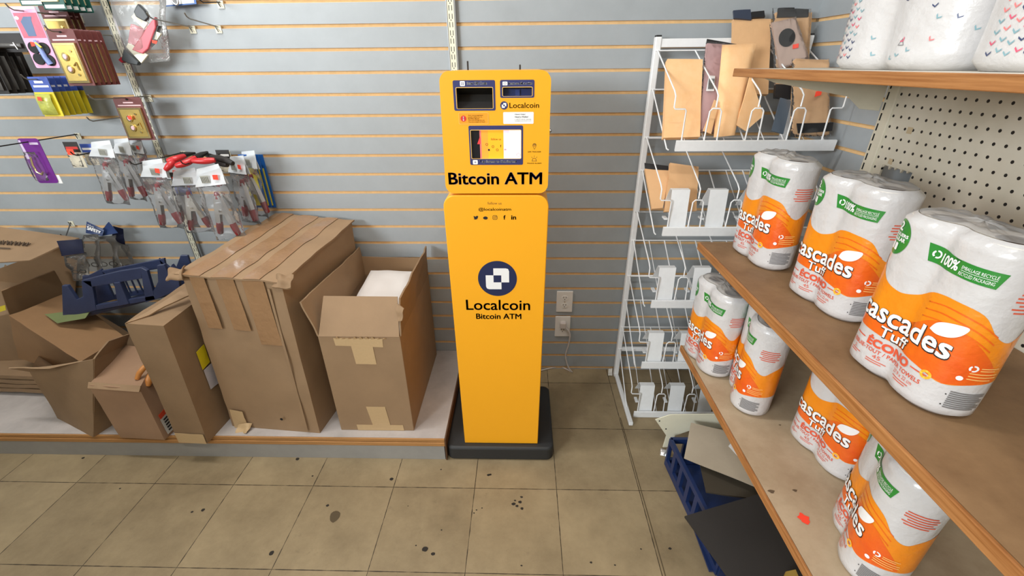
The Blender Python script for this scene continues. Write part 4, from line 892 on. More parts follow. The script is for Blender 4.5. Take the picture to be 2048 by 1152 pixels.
mb = MB(); mb.box(xa+.02, xb-.02, ya+.04, yb-.03, ZP+.006, .50, FOAM); tag(mb.build('packed_goods'), 'white wrapped goods filling the open carton below its top sheet', 'packing')

# slim tall carton
t = thing('tall_carton', 'tall narrow cardboard carton with a torn open top left of the largest one', 'box', (-1.27, -.45, ZP))
b = [(-1.335, -.618, ZP), (-1.215, -.624, ZP), (-1.19, -.20, ZP), (-1.31, -.20, ZP)]
T_ = [at(250, 647, -.62), at(327, 652, -.62), Vector((-1.18, -.2, .66)), Vector((-1.30, -.2, .67))]
soft_box('body', b, T_, CARD_DK, t, .004, 10)
mb = MB(); q = [at(250, 645, -.621), at(302, 612, -.56), at(395, 578, -.45), at(360, 560, -.45)]
mb.sheet([at(252, 648, -.622), at(300, 628, -.575), at(388, 588, -.46), at(370, 578, -.46)], CARD, 10, 6, .005, .008, 20); mb.build('torn_flap', t, smooth=60)
mb = MB(); Rq = [Vector(b[1]), Vector(b[2]), T_[2], T_[1]]; tape(mb, [bil(Rq, .19, .54), bil(Rq, .29, .55), bil(Rq, .29, .70), bil(Rq, .19, .69)], mat('yellow_label', (222, 200, 30), .5), .006, 2, 3); mb.build('yellow_label', t)
mb = MB(); tape(mb, [bil(Rq, .20, .36), bil(Rq, .31, .35), bil(Rq, .31, .53), bil(Rq, .20, .53)], mat('grey_label', (196, 190, 196), .5), .006, 2, 3); mb.build('grey_label', t)
mb = MB(); Fq2 = [Vector(b[0]), Vector(b[1]), T_[1], T_[0]]; tape(mb, [bil(Fq2, .04, .0), bil(Fq2, .98, .0), bil(Fq2, .98, .09), bil(Fq2, .03, .09)], TAPE_PAPER, .005, 6, 3); mb.build('paper_tape', t, smooth=60)

# small low carton
t = thing('small_carton', 'small low cardboard carton in front of the tall narrow one', 'box', (-1.48, -.48, ZP))
b = [(-1.577, -.603, ZP), (-1.395, -.612, ZP), (-1.37, -.36, ZP), (-1.54, -.34, ZP)]
T_ = [at(175, 770, -.60), at(279, 778, -.605), at(318, 700, -.40), at(252, 690, -.37)]
soft_box('body', b, T_, mat('cardboard_pink', (166, 132, 104), .78, var=(8, .14), bump=(22, .12)), t, .004, 10)
mb = MB(); mb.sheet([T_[0]+Vector((.0, -.006, -.010)), T_[1]+Vector((0, -.006, -.010)), T_[1]+Vector((0, .01, .006)), T_[0]+Vector((0, .01, .006))], CARD, 12, 4, .003, .006, 30); mb.build('folded_edge', t, smooth=60)
Rq = [Vector(b[1]), Vector(b[2]), T_[2], T_[1]]
mb = MB(); tape(mb, [bil(Rq, .06, .06), bil(Rq, .34, .06), bil(Rq, .34, .36), bil(Rq, .06, .36)], mat('printed_label', (206, 204, 198), .5), .007, 3, 4); tape(mb, [bil(Rq, .06, .36), bil(Rq, .34, .36), bil(Rq, .34, .44), bil(Rq, .06, .44)], mat('red_label', (206, 70, 40), .5), .0075, 3, 2)
for k in range(5): tape(mb, [bil(Rq, .10, .10+k*.05), bil(Rq, .30, .10+k*.05), bil(Rq, .30, .125+k*.05), bil(Rq, .10, .125+k*.05)], INK, .0085, 2, 1)
mb.build('shipping_label', t)
# tools poking out between the cartons
WOODH = mat('varnished_wood', (214, 142, 72), .35, var=(14, .2), coat=.4)
mb = MB(); mb.tube([at(274, 758, -.56), at(279, 746, -.55), at(288, 735, -.54), at(296, 728, -.53)], [.008, .010, .010, .008], WOODH, 10); tag(mb.build('tool_handle', smooth=60), 'upper orange wooden tool handle sticking out beside the small carton', 'handle')
mb = MB(); mb.tube([at(294, 772, -.56), at(297, 764, -.55), at(300, 752, -.54), at(302, 744, -.53)], [.011, .013, .011, .007], WOODH, 10); tag(mb.build('tool_handle', smooth=60), 'lower round orange wooden handle sticking out beside the small carton', 'handle')

# open carton turned on its corner, with a brown carton in it
t = thing('open_carton', 'low open cardboard carton with flaps folded out, left of the small carton', 'box', (-1.78, -.42, ZP))
Pc = Vector((-1.690, -.600, ZP)); Pr = Vector((-1.60, -.30, ZP)); Pl = Vector((-1.93, -.50, ZP)); Pb = Vector((-1.85, -.2, ZP))
Tc, Tr_, Tl2, Tb = at(188, 718, -.555), at(252, 690, -.36), at(60, 742, -.52), at(90, 690, -.2)
mb = MB()
for a, b, c, d in ((Pl, Pc, Tc, Tl2), (Pc, Pr, Tr_, Tc), (Pr, Pb, Tb, Tr_), (Pb, Pl, Tl2, Tb)): mb.sheet([a, b, c, d], CARD_DK, 6, 8, .005, .004, 9)
mb.sheet([Pl, Pc, Pr, Pb], CARD_IN, 2, 2, .004); mb.build('body', t, smooth=50)
mb = MB(); mb.sheet([Tl2, Tc-(Tc-Tl2)*.18, at(100, 736, -.555), at(18, 735, -.535)], CARD, 8, 4, .005, .004, 12); mb.build('flap', t, smooth=60)
mb = MB(); mb.sheet([Tc, Tr_, at(258, 668, -.36), at(216, 682, -.47)], CARD_DK, 8, 4, .005, .004, 12); mb.build('flap', t, smooth=60)
t = thing('tilted_carton', 'worn brown carton lying tilted inside the low open carton', 'box', (-1.9, -.3, ZP))
A_, B_, C_, D_ = at(16, 630, -.34), at(160, 724, -.47), at(246, 672, -.30), at(130, 588, -.14)
dn = [Vector((-.02, .03, -.24)), Vector((.0, .06, -.20)), Vector((0, .0, -.20)), Vector((-.02, .02, -.24))]
soft_box('body', [A_+dn[0]+Vector((-.1, 0, 0)), B_+dn[1], C_+dn[2], D_+dn[3]], [A_, B_, C_, D_], mat('cardboard_olive', (150, 114, 78), .8, var=(7, .16), bump=(22, .15)), t, .006, 10)
q = [at(120, 650, -.33), at(175, 640, -.32), at(190, 620, -.28), at(95, 632, -.29)]
mb = MB(); mb.sheet([x+Vector((0, -.006, .012)) for x in q], mat('green_label', (112, 122, 76), .6, var=(20, .1)), 8, 6, .001, .005, 16)
gl = mb.build('green_label', t, smooth=60)
# carton at the far left with a closed lid flap and standing flaps
t = thing('flapped_carton', 'cardboard carton at the far left edge with printed lid flap folded over', 'box', (-2.1, -.2, ZP))
b = [(-2.42, -.26, ZP), (-2.05, -.24, ZP), (-1.86, -.03, ZP), (-2.40, -.03, ZP)]
T_ = [at(-40, 640, -.28), at(18, 628, -.28), at(136, 590, -.06), Vector((-2.40, -.03, .60))]
soft_box('body', b, T_, CARD_DK, t, .003, 6)
mb = MB(); mb.sheet([at(-30, 528, -.30), at(60, 521, -.30), at(158, 476, -.10), at(-30, 450, -.10)], CARD, 10, 8, .005, .003, 9); lid = mb.build('lid_flap', t, smooth=60)
lq = [at(-30, 528, -.30), at(60, 521, -.30), at(158, 476, -.10), at(-30, 450, -.10)]
n_ = (lq[1]-lq[0]).cross(lq[3]-lq[0]).normalized()*.0075
mb = MB()
def lidfn(x, z): return bil(lq, x, z)+n_
FADED = mat('faded_ink', (84, 68, 54), .8)
for k in range(9):                                                   # a row of illegible faded letters
    u0 = .16+k*.055; mb.tube([lidfn(u0, .60), lidfn(u0+.018, .49), lidfn(u0+.034, .58), lidfn(u0+.040, .50)][:3+k % 2], .0024, FADED, 4)
mb.add([lidfn(.16, .40), lidfn(.42, .40), lidfn(.42, .37), lidfn(.16, .37)], [(0, 1, 2, 3)], FADED); mb.build('lid_print', t)
mb = MB(); mb.sheet([at(18, 628, -.28), at(136, 590, -.06), at(108, 541, -.08), at(2, 582, -.30)], CARD_IN, 8, 6, .005, .004, 9); mb.build('flap', t, smooth=60)
mb = MB(); mb.sheet([at(-30, 620, -.12), at(150, 592, -.03), at(158, 478, -.03), at(-30, 548, -.12)], CARD_IN, 8, 6, .005, .002, 9); mb.build('rear_wall', t, smooth=60)
mb = MB(); q = [at(0, 624, -.31), at(12, 620, -.31), at(10, 610, -.305), at(-4, 614, -.305)]; mb.sheet(q, mat('yellow_mark', (200, 180, 40), .6), 2, 2, .001); mb.build('yellow_mark', t)
# stacked brown goods glimpsed at the far left under the cartons
mb = MB(); 
for k in range(4): mb.sheet([(-2.45, -.36, ZP+.03+k*.025), (-1.98, -.38, ZP+.03+k*.025), (-1.96, -.1, ZP+.03+k*.025), (-2.45, -.1, ZP+.03+k*.025)], CARD_DK, 8, 6, .018, .004, 20, 0, k)
tag(mb.build('flattened_cardboard', smooth=50), 'pile of flattened brown cardboard at the far left on the platform', 'cardboard')['kind'] = 'stuff'

# blue plastic mitre box on top of the cartons
BLUEM = mat('mitre_blue', (52, 62, 94), .32, bump=(60, .05), var=(9, .12), rgb2=(42, 50, 78))
t = thing('mitre_box', 'dark blue plastic mitre box lying on the cartons on the left', 'mitre box', at(240, 640, -.28))
YA = -.30
def mpx(u, v): p = at(u, v, YA); return (p.x, p.z)
fn = lambda x, z, d: (x, d, z)
wall1 = MB()
for poly in ([(128, 637), (195, 619), (192, 600), (185, 560), (165, 560), (168, 592), (156, 598), (137, 570), (126, 570)],   # notched end
             [(165, 560), (185, 573), (286, 556), (285, 534), (240, 541)],                                        # top rail
             [(284, 534), (286, 556), (293, 604), (313, 598), (308, 582), (296, 540)],                            # post
             [(195, 619), (313, 598), (311, 589), (194, 609)],                                                    # bottom rail
             [(308, 582), (313, 598), (362, 578), (358, 545), (345, 528), (338, 545), (330, 528), (316, 530), (318, 562)]):
    wall1.ext([mpx(*p) for p in poly], fn, YA-.006, YA+.008, BLUEM)
wall1.build('slotted_wall', t, bevel=.002)
mb = MB(); mb.ext([mpx(*p) for p in [(231, 563), (243, 562), (262, 606), (240, 611)]], fn, YA-.010, YA+.012, BLUEM); mb.build('centre_rib', t, bevel=.003)
wall2 = MB()
for poly in ([(128, 637), (195, 619), (165, 556), (137, 570), (126, 570)], [(165, 560), (185, 573), (300, 553), (296, 534)], [(284, 534), (313, 598), (362, 578), (345, 528), (330, 528), (318, 562)], [(195, 619), (313, 598), (311, 589), (194, 609)]):
    wall2.ext([mpx(*p) for p in poly], fn, YA+.085, YA+.095, BLUEM)
for k in range(7): x, z = mpx(200+k*13, 600); wall2.box(x, x+.006, YA+.08, YA+.086, z-.01, z+.07, BLUEM)
wall2.build('slotted_wall', t, bevel=.002)
mb = MB(); q = [mpx(140, 637), mpx(362, 580)]
mb.slab([(q[0][0], YA, q[0][1]), (q[1][0], YA, q[1][1]), (q[1][0], YA+.09, q[1][1]), (q[0][0], YA+.09, q[0][1])], .012, mat('mitre_base', (26, 32, 52), .35)); mb.build('base', t, bevel=.002)

# ------------------------------------------------------------------ hardware hanging on the slatwall
WIRE = mat('zinc_wire', (150, 148, 142), .35, .9); WIRE_DK = mat('dark_wire', (48, 46, 44), .45, .5)
ORD = ['frontmost', 'second from the front', 'third from the front', 'fourth from the front', 'fifth from the front', 'rearmost']
def hook(x, z, L, label, mt=None, sag=.0):
    mt = mt or WIRE; t = thing('peg_hook', label, 'hook', (x, 0, z), 'hooks on the slatwall')
    mb = MB(); mb.tube([(x, -.001, z), (x, -L*.5, z+sag*.5), (x, -L, z+sag), (x, -L-.012, z+sag+.006), (x, -L-.018, z+sag+.016)], .0022, mt, 7); mb.build('wire', t, smooth=50)
    mb = MB(); mb.box(x-.011, x+.011, -.003, -.0003, z-.020, z+.004, CREAM_METAL); mb.tube([(x-.009, -.004, z+.002), (x+.004, -.012, z-.016)], .0016, mt, 5); mb.build('back_clip', t); return t
hook(-1.208, 1.536, .185, 'bare wire hook left of the pair below the blue-edged card', sag=.012)
hook(-1.112, 1.536, .145, 'bare wire hook right of the pair below the blue-edged card', sag=.014)
hook(-1.08, 1.612, .10, 'dark hook end at the top edge of the photo', WIRE_DK, -.012)
hook(-1.461, 1.307, .24, 'long wire hook holding the single brass lock card', sag=.004)
hook(-1.598, 1.231, .135, 'short wire hook under the yellow cards, holding nothing')
hook(-1.508, 1.512, .24, 'wire hook through the stack of brass lock cards')
hook(-1.712, 1.373, .19, 'wire hook through the stack of yellow cards')
hook(-1.612, 1.572, .23, 'wire hook holding the pink card')
hook(-1.812, 1.168, .30, 'wire hook holding the purple card', WIRE_DK)
hook(-1.60, 1.128, .25, 'dark wire hook through the left clamp bags', WIRE_DK)
hook(-1.40, 1.095, .25, 'dark wire hook through the middle clamp bags', WIRE_DK)
hook(-1.215, 1.095, .25, 'dark wire hook through the right clamp bags', WIRE_DK)
hook(-2.02, .795, .05, 'bent dark wire hook above the safety bags', WIRE_DK, -.05)

MAROON = mat('maroon_card', (112, 58, 56), .55, var=(20, .15)); BRASS = mat('brass_plate', (206, 178, 104), .28, .85, bump=(14, .25)); BRASS_LT = mat('polished_brass', (240, 222, 160), .15, .9); PINKP = mat('pale_pink_print', (226, 190, 196), .5)
def card_root(name, label, cat, x0, x1, y, z0, z1, group=None): return thing(name, label, cat, ((x0+x1)/2, y, z0), group)
def lock_card(label, x0, x1, y, z0, z1, group):
    t = card_root('lock_card', label, 'lock card', x0, x1, y, z0, z1, group); w, h_ = x1-x0, z1-z0
    P2 = lambda a, b: (x0+w*a, z0+h_*b)
    mb = MB(); mb.ext([P2(.0, 0), P2(1, 0), P2(1, .97), P2(.94, 1), P2(.06, 1), P2(0, .97)], lambda x, z, d: (x, d, z), y, y+.002, MAROON)
    f_ = lambda x, z: (x, y-.0003, z)
    mb.add([f_(x0+w*.32, z0+h_*.862), f_(x0+w*.68, z0+h_*.862), f_(x0+w*.68, z0+h_*.89), f_(x0+w*.32, z0+h_*.89)], [(0, 1, 2, 3)], PINKP); mb.add([f_(*P2(.1, .80)), f_(*P2(.92, .80)), f_(*P2(.92, .825)), f_(*P2(.1, .825))], [(0, 1, 2, 3)], PINKP)
    mb.add([f_(x0+w*.5+.006*math.cos(a), z0+h_*.945+.003*math.sin(a)) for a in [2*PI*i/12 for i in range(12)]], [tuple(range(12))], DARK); mb.build('backing_card', t)
    mb = MB(); mb.ext([P2(.09, .05), P2(.91, .05), P2(.91, .76), P2(.09, .76)], lambda x, z, d: (x, d, z), y-.008, y-.0005, BRASS_LT); mb.ext([P2(.15, .09), P2(.85, .09), P2(.85, .72), P2(.15, .72)], lambda x, z, d: (x, d, z), y-.0086, y-.0075, BRASS); pl = mb.build('brass_plate', t, bevel=.0012)
    for b in (.30, .52):
        c = P2(.42, b); mb = MB(); mb.ext(circle(c[0], c[1], .011, 20, .013), lambda x, z, d: (x, d, z), y-.013, y-.008, BRASS_LT); mb.ext(circle(c[0]+.003, c[1], .0065, 16, .008), lambda x, z, d: (x, d, z), y-.017, y-.012, PINKP); mb.build('knob', pl, bevel=.002)
    for a, b in ((.68, .62), (.66, .20)): c = P2(a, b); mb = MB(); mb.ext(circle(c[0], c[1], .004, 12), lambda x, z, d: (x, d, z), y-.011, y-.008, BRASS_LT); mb.build('screw', pl)
    mb = MB(); mb.tube([(P2(.60, .36)[0], y-.011, P2(.6, .36)[1]), (P2(.72, .40)[0], y-.011, P2(.6, .42)[1]), (P2(.74, .3)[0], y-.011, P2(.6, .28)[1])], .002, BRASS_LT, 6); mb.build('key_chain', pl)
    return t
lc = lock_card('frontmost brass lock card on maroon board, upper left', -1.552, -1.461, -.215, 1.353, 1.521, 'brass lock cards in the upper stack')
for i in range(1, 6):
    o = dup(lc); o.location.y += .021*i; o.location.x += .002*math.sin(i*2.1); o['label'] = ['', 'brass lock card second from the front in the upper stack', 'brass lock card third from the front in the upper stack', 'brass lock card fourth from the front in the upper stack', 'brass lock card fifth from the front in the upper stack', 'rearmost brass lock card of the upper stack, nearest the wall'][i]
o = lock_card('single brass lock card with orange sticker hanging in front of the left upright', -1.508, -1.403, -.115, 1.160, 1.311, None)
mb = MB(); mb.slab([(-1.462, -.133, 1.236), (-1.448, -.133, 1.236), (-1.449, -.133, 1.249), (-1.463, -.133, 1.248)], .0006, ORANGE_STICKER); mb.build('price_sticker', o)
mb = MB(); mb.box(-1.66, -1.565, -.09, -.06, 1.50, 1.64, MAROON)
lc2 = lock_card('maroon lock card behind the pink card, nearer stack', -1.655, -1.56, -.10, 1.425, 1.60, 'maroon lock cards behind the pink card')
for i in (1, 2): o = dup(lc2); o.location.y += .022*i; o['label'] = ['', 'maroon lock card behind the pink card, middle one', 'maroon lock card behind the pink card, nearest the wall'][i]

PINK = mat('pink_card', (236, 172, 206), .5); ROSE = mat('rose_photo', (214, 110, 132), .5, var=(30, .25)); SLATE = mat('slate_photo', (92, 112, 148), .5); FELT = mat('black_felt', (44, 46, 48), .95)
x0, x1, y, z0, z1 = -1.655, -1.571, -.2, 1.408, 1.585; w, h_ = x1-x0, z1-z0
t = card_root('pad_card', 'pink card with two round black pads and orange sticker', 'card', x0, x1, y, z0, z1)
P2 = lambda a, b: (x0+w*a, z0+h_*b)
mb = MB(); mb.ext(rrect(x0, x1, z0, z1, .005, 3), lambda x, z, d: (x, d, z), y, y+.002, PINK); mb.ext([P2(.05, .5), P2(.97, .5), P2(.97, .90), P2(.05, .90)], lambda x, z, d: (x, d, z), y-.0004, y, ROSE); mb.ext([P2(.28, .53), P2(.60, .53), P2(.66, .78), P2(.72, .84), P2(.40, .84), P2(.22, .76)], lambda x, z, d: (x, d, z), y-.0008, y, SLATE); mb.ext(circle(*P2(.12, .82), .007, 14, .005), lambda x, z, d: (x, d, z), y-.0008, y, WHITE_INK); mb.ext([P2(.10, .955), P2(.97, .955), P2(.99, .985), P2(.08, .985)], lambda x, z, d: (x, d, z), y-.0004, y, WHITE_INK); mb.build('backing_card', t)
for a, b in ((.30, .34), (.30, .15), (.70, .33), (.72, .13)):
    mb = MB(); mb.ext(circle(*P2(a, b), .018, 24, .017), lambda x, z, d: (x, d, z), y-.004, y-.0006, FELT); mb.build('felt_pad', t)
mb = MB(); mb.tube([(P2(.5, .46)[0], y-.006, P2(0, .46)[1]), (P2(.62, .32)[0], y-.009, P2(0, .32)[1]), (P2(.66, .18)[0], y-.009, P2(0, .18)[1]), (P2(.74, .06)[0], y-.006, P2(0, .06)[1])], [.004, .007, .007, .009], mat('blue_tube', (130, 150, 210), .4), 8); mb.tube([(P2(.56, .42)[0], y-.012, P2(0, .42)[1]), (P2(.74, .34)[0], y-.013, P2(0, .34)[1])], .003, mat('yellow_tube', (226, 220, 90), .4), 6); mb.build('glue_tube', t, smooth=60)
mb = MB(); mb.slab([(P2(.26, .38)[0], y-.0048, P2(0, .36)[1]), (P2(.42, .36)[0], y-.0048, P2(0, .37)[1]), (P2(.43, .43)[0], y-.0048, P2(0, .43)[1]), (P2(.28, .45)[0], y-.0048, P2(0, .44)[1])], .0005, ORANGE_STICKER); mb.build('price_sticker', t)

BLUEC = mat('blue_header_card', (66, 92, 176), .5); LIME = mat('lime_blister', (196, 200, 96), .3, var=(60, .35), bump=(40, .4)); YEL = mat('yellow_card', (226, 208, 50), .5); OLIVE = mat('olive_blister', (92, 88, 52), .4, var=(40, .4))
def yellow_card(label, x0, x1, y, z0, z1, group):
    t = card_root('hardware_card', label, 'card', x0, x1, y, z0, z1, group); w, h_ = x1-x0, z1-z0
    mb = MB(); mb.box(x0, x1, y, y+.002, z0, z0+h_*.62, YEL); mb.box(x0, x1, y, y+.002, z0+h_*.62, z1, BLUEC)
    f_ = lambda x, z: (x, y-.0004, z)
    mb.add([f_(x0+w*.25, z0+h_*.84), f_(x0+w*.7, z0+h_*.84), f_(x0+w*.7, z0+h_*.90), f_(x0+w*.25, z0+h_*.90)], [(0, 1, 2, 3)], WHITE_INK); mb.add([f_(x0+w*.12, z0+h_*.74), f_(x0+w*.9, z0+h_*.74), f_(x0+w*.9, z0+h_*.79), f_(x0+w*.12, z0+h_*.79)], [(0, 1, 2, 3)], WHITE_INK); mb.build('backing_card', t)
    mb = MB(); mb.sheet([(x0+.004, y-.008, z0+.006), (x1-w*.16, y-.008, z0+.006), (x1-w*.16, y-.008, z0+h_*.58), (x0+.004, y-.008, z0+h_*.58)], LIME, 6, 8, .014, .003, 50, .002); mb.build('blister', t, smooth=60)
    return t
yc = yellow_card('frontmost yellow and blue hardware card with an orange sticker', -1.745, -1.674, -.16, 1.251, 1.381, 'yellow and blue cards on one hook')
yn = ['', 'second yellow and blue card in its stack, right behind the front one', 'third yellow and blue card in its stack', 'fourth yellow and blue card in its stack', 'fifth yellow and blue card in its stack', 'rearmost yellow and blue card in its stack']
for i in range(1, 6): o = dup(yc); o.location.y += .024*i; o['label'] = yn[i]
mb = MB(); mb.slab([(-1.722, -.181, 1.305), (-1.708, -.181, 1.304), (-1.706, -.181, 1.317), (-1.720, -.181, 1.318)], .0006, ORANGE_STICKER); mb.build('price_sticker', yc)

GREENC = mat('green_card', (26, 84, 74), .5); CREAMC = mat('cream_card', (228, 216, 172), .5)
def green_card(label, u0, v0, u1, v1, y):
    a, b = at(u0, v0, y), at(u1, v1, y); x0, x1, z0 = a.x, b.x, (a.z+b.z)/2; t = card_root('hinge_card', label, 'card', x0, x1, y, z0, z0+.2, 'green cards at the top left')
    mb = MB(); mb.box(x0, x1, y, y+.002, z0, z0+.20, GREENC); mb.box(x0+.006, x1-.004, y-.0006, y, z0+.004, z0+.014, WHITE_INK); mb.build('backing_card', t)
    mb = MB(); mb.box(x0+.004, x1-.016, y-.005, y, z0+.022, z0+.12, CREAMC); mb.ext(circle((x0+x1)/2, z0+.032, .003, 10), lambda x, z, d: (x, d, z), y-.0055, y, DARK); mb.build('hinge_plate', t); return t
green_card('green and cream hinge card cut by the top edge, left one', 43, 12, 88, 11, -.17)
g_ = green_card('green and cream hinge card cut by the top edge, right one with a hole', 90, 20, 134, 19, -.17)
for i in range(1, 5): o = dup(g_); o.location.y += .025*i; o['label'] = ['', 'dark green card just behind the right hinge card', 'dark green card third in the top stack', 'dark green card fourth in the top stack', 'rearmost dark green card of the top stack'][i]
GREYB = mat('smoke_blister', (98, 96, 94), .25, var=(12, .3), bump=(30, .3), coat=.4); BLKC = mat('black_hardware_card', (44, 40, 38), .5, var=(30, .3))
def dark_card(label, x0, x1, y, z0, z1, group):
    t = card_root('blister_card', label, 'card', x0, x1, y, z0, z1, group)
    mb = MB(); mb.box(x0, x1, y, y+.002, z0, z1, BLKC); mb.build('backing_card', t)
    mb = MB(); mb.sheet([(x0+.006, y-.008, z0+.012), (x1-.006, y-.008, z0+.012), (x1-.006, y-.008, z1-.03), (x0+.006, y-.008, z1-.03)], GREYB, 6, 8, .014, .002, 40, .003); mb.build('blister', t, smooth=60); return t
a, b = at(36, 66, -.12), at(54, 104, -.12); mb = MB()
o = dark_card('grey smoky blister card at the upper left edge', a.x-.12, a.x+.004, -.12, b.z, a.z, None)
mb = MB(); mb.slab([(a.x-.018, -.137, a.z-.03), (a.x-.012, -.137, a.z-.05), (a.x-.009, -.137, a.z-.05), (a.x-.015, -.137, a.z-.028)], .0006, WHITE_INK); mb.build('white_mark', o)
b = at(20, 188, -.17); d0 = dark_card('frontmost dark blister card at the far left', b.x-.11, b.x, -.17, b.z, b.z+.15, 'dark blister cards at the far left')
for i in range(1, 5): o = dup(d0); o.location.y += .027*i; o['label'] = ['', 'dark blister card second from the front at the far left', 'dark blister card third from the front at the far left', 'dark blister card fourth from the front at the far left', 'rearmost dark blister card at the far left'][i]

PURPLE = mat('purple_card', (112, 36, 138), .4, var=(20, .1)); LILAC = mat('lilac_print', (214, 196, 226), .4)
x0, x1, y, z0, z1 = -1.849, -1.771, -.2, 1.017, 1.180; w, h_ = x1-x0, z1-z0
t = card_root('hook_card', 'purple card with a clear blister hanging at the left', 'card', x0, x1, y, z0, z1)
mb = MB(); mb.ext(rrect(x0, x1, z0, z1, .010, 4), lambda x, z, d: (x, d, z), y, y+.002, PURPLE); f_ = lambda x, z: (x, y-.0004, z)
mb.add([f_(x0+.002, z0+h_*.55), f_(x0+.014, z0+h_*.55), f_(x0+.010, z1-.006), f_(x0+.002, z1-.006)], [(0, 1, 2, 3)], LILAC); mb.add([f_(x0+w*.5, z1-.022), f_(x0+w*.92, z1-.022), f_(x0+w*.92, z1-.014), f_(x0+w*.5, z1-.014)], [(0, 1, 2, 3)], LILAC); mb.build('backing_card', t)
mb = MB(); mb.sheet([(x0+.008, y-.012, z0+.012), (x1-.020, y-.012, z0+.012), (x1-.022, y-.012, z0+h_*.72), (x0+.012, y-.012, z0+h_*.72)], CLEAR, 6, 8, .022, .004, 40, .004); mb.build('blister', t, smooth=180)
mb = MB(); mb.tube([(x0+.03, y-.01, z0+.10), (x0+.025, y-.012, z0+.07), (x0+.03, y-.014, z0+.045), (x0+.045, y-.014, z0+.035), (x0+.052, y-.014, z0+.045)], .0035, BRASS_LT, 8); mb.build('brass_hook', t, smooth=60)
mb = MB(); mb.box(x1-.003, x1+.012, y+.003, y+.005, z0-.002, z0+.03, WHITE_INK); mb.build('white_corner', t)

# spring clamps in clear bags with white header cards
HEAD = mat('white_header_card', (212, 216, 220), .45); GRIP = mat('dark_red_grip', (140, 30, 42), .4, coat=.2); CLAMP = mat('clamp_steel', (214, 216, 218), .3, .7)
BARC = mat('barcode_grey', (170, 170, 160), .6); BAGM = film('clamp_bag_film', (251, 250, 250), .20, 34, .07)
def clamp_bag(label, mirror=1):
    t = thing('bagged_spring_clamp', label, 'spring clamp', (0, 0, 0), 'bagged spring clamps')
    mb = MB(); w = .052
    mb.sheet([(-w, -.005, -.052), (w, -.005, -.048), (w*.96, -.003, .004), (-w*.45, -.003, -.012)], HEAD, 6, 4, .001, .005, 30, 0, mirror); mb.sheet([(w, .006, -.05), (-w, .006, -.05), (-w*.6, .004, .004), (w*.8, .004, .016)], HEAD, 6, 4, .001, .006, 30, 0, mirror+3)
    mb.add([(w*.2*mirror-.012, -.0085, -.040), (w*.2*mirror+.014, -.0085, -.040), (w*.2*mirror+.014, -.0085, -.016), (w*.2*mirror-.012, -.0085, -.016)], [(0, 1, 2, 3)], BARC)
    mb.add([(w*.2*mirror-.010+k*.005, -.0092, -.038) for k in range(5)]+[(w*.2*mirror-.0085+k*.005, -.0092, -.038) for k in range(5)]+[(w*.2*mirror-.0085+k*.005, -.0092, -.020) for k in range(5)]+[(w*.2*mirror-.010+k*.005, -.0092, -.020) for k in range(5)], [(k, 5+k, 10+k, 15+k) for k in range(5)], mat('barcode_ink', (70, 70, 70), .6))
    mb.build('header_card', t, local=True, smooth=60)
    ax = Vector((-.004*mirror, 0, -.085))
    for sx, ex, ez in ((-1, -.030, -.222), (1, .034, -.215)):
        e = Vector((ex*mirror, .004*sx, ez)); d = (e-ax).normalized(); n = Vector((d.z, 0, -d.x))*.008
        mb = MB()
        for k in (-1, 1): mb.slab([ax+n+Vector((0, k*.008, 0)), ax-n+Vector((0, k*.008, 0)), e-n*.8+Vector((0, k*.008, 0)), e+n*.8+Vector((0, k*.008, 0))], .0015*k, CLAMP)
        mb.slab([ax-n*sx*mirror+Vector((0, -.008, 0)), e-n*.8*sx*mirror+Vector((0, -.008, 0)), e-n*.8*sx*mirror+Vector((0, .008, 0)), ax-n*sx*mirror+Vector((0, .008, 0))], .0015, CLAMP)
        arm = mb.build('clamp_arm', t, local=True)
        mb = MB(); p = e-d*.040; mb.tube([p, p+d*.012, e, e+d*.004], [.0105, .0115, .010, .005], GRIP, 8); mb.build('grip', arm, local=True, smooth=50)
    mb = MB(); mb.tube([ax+Vector((.002, 0, .012)), ax+Vector((0, 0, -.010))], [.007, .010], GRIP, 8); mb.build('jaw_tip', t, local=True, smooth=50)
    mb = MB(); c = ax+Vector((.002*mirror, 0, -.05)); mb.slab([c+Vector((-.022, -.010, -.012)), c+Vector((.022, -.010, -.012)), c+Vector((.010, -.010, .028)), c+Vector((-.010, -.010, .028))], .001, CLAMP); mb.tube([c+Vector((0, -.014, 0)), c+Vector((0, .012, 0))], .004, STEEL, 8); mb.build('pivot_plate', t, local=True)
    mb = MB(); mb.sheet([(-.050, -.004, -.238), (.056, -.004, -.234), (.050, -.004, -.046), (-.050, -.004, -.048)], BAGM, 10, 14, .006, .011, 26, .016, mirror*5); mb.build('clear_bag', t, local=True, smooth=180)
    return t
ca = clamp_bag('spring clamp bag with two red grips at the left end of the row', 1); cb = clamp_bag('large spring clamp bag at the front of the right hand bunch', -1)
spots = [  # prototype, pixel of the header's middle, depth, scale, turn, lean, label
    (ca, 197, 288, -.235, .93, 0, 5, None), (cb, 412, 340, -.240, 1.12, 4, -3, None),
    (ca, 238, 283, -.15, .95, -14, 4, 'spring clamp bag right behind the leftmost one'), (ca, 300, 326, -.235, 1.05, -4, 2, 'spring clamp bag with orange sticker in front of the left upright'),
    (cb, 338, 330, -.15, 1.05, -12, 2, 'spring clamp bag behind the one in front of the left upright'), (ca, 365, 345, -.19, 1.0, 14, 2, 'spring clamp bag left behind the large front one'),
    (cb, 470, 318, -.13, 1.08, -24, 2, 'spring clamp bag right behind the large front one'), (ca, 492, 308, -.08, 1.08, -26, 2, 'spring clamp bag at the right end beside the blue cards'),
    (cb, 268, 282, -.09, .9, -20, 3, 'spring clamp bag deepest in the left bunch, partly behind the brass card')]
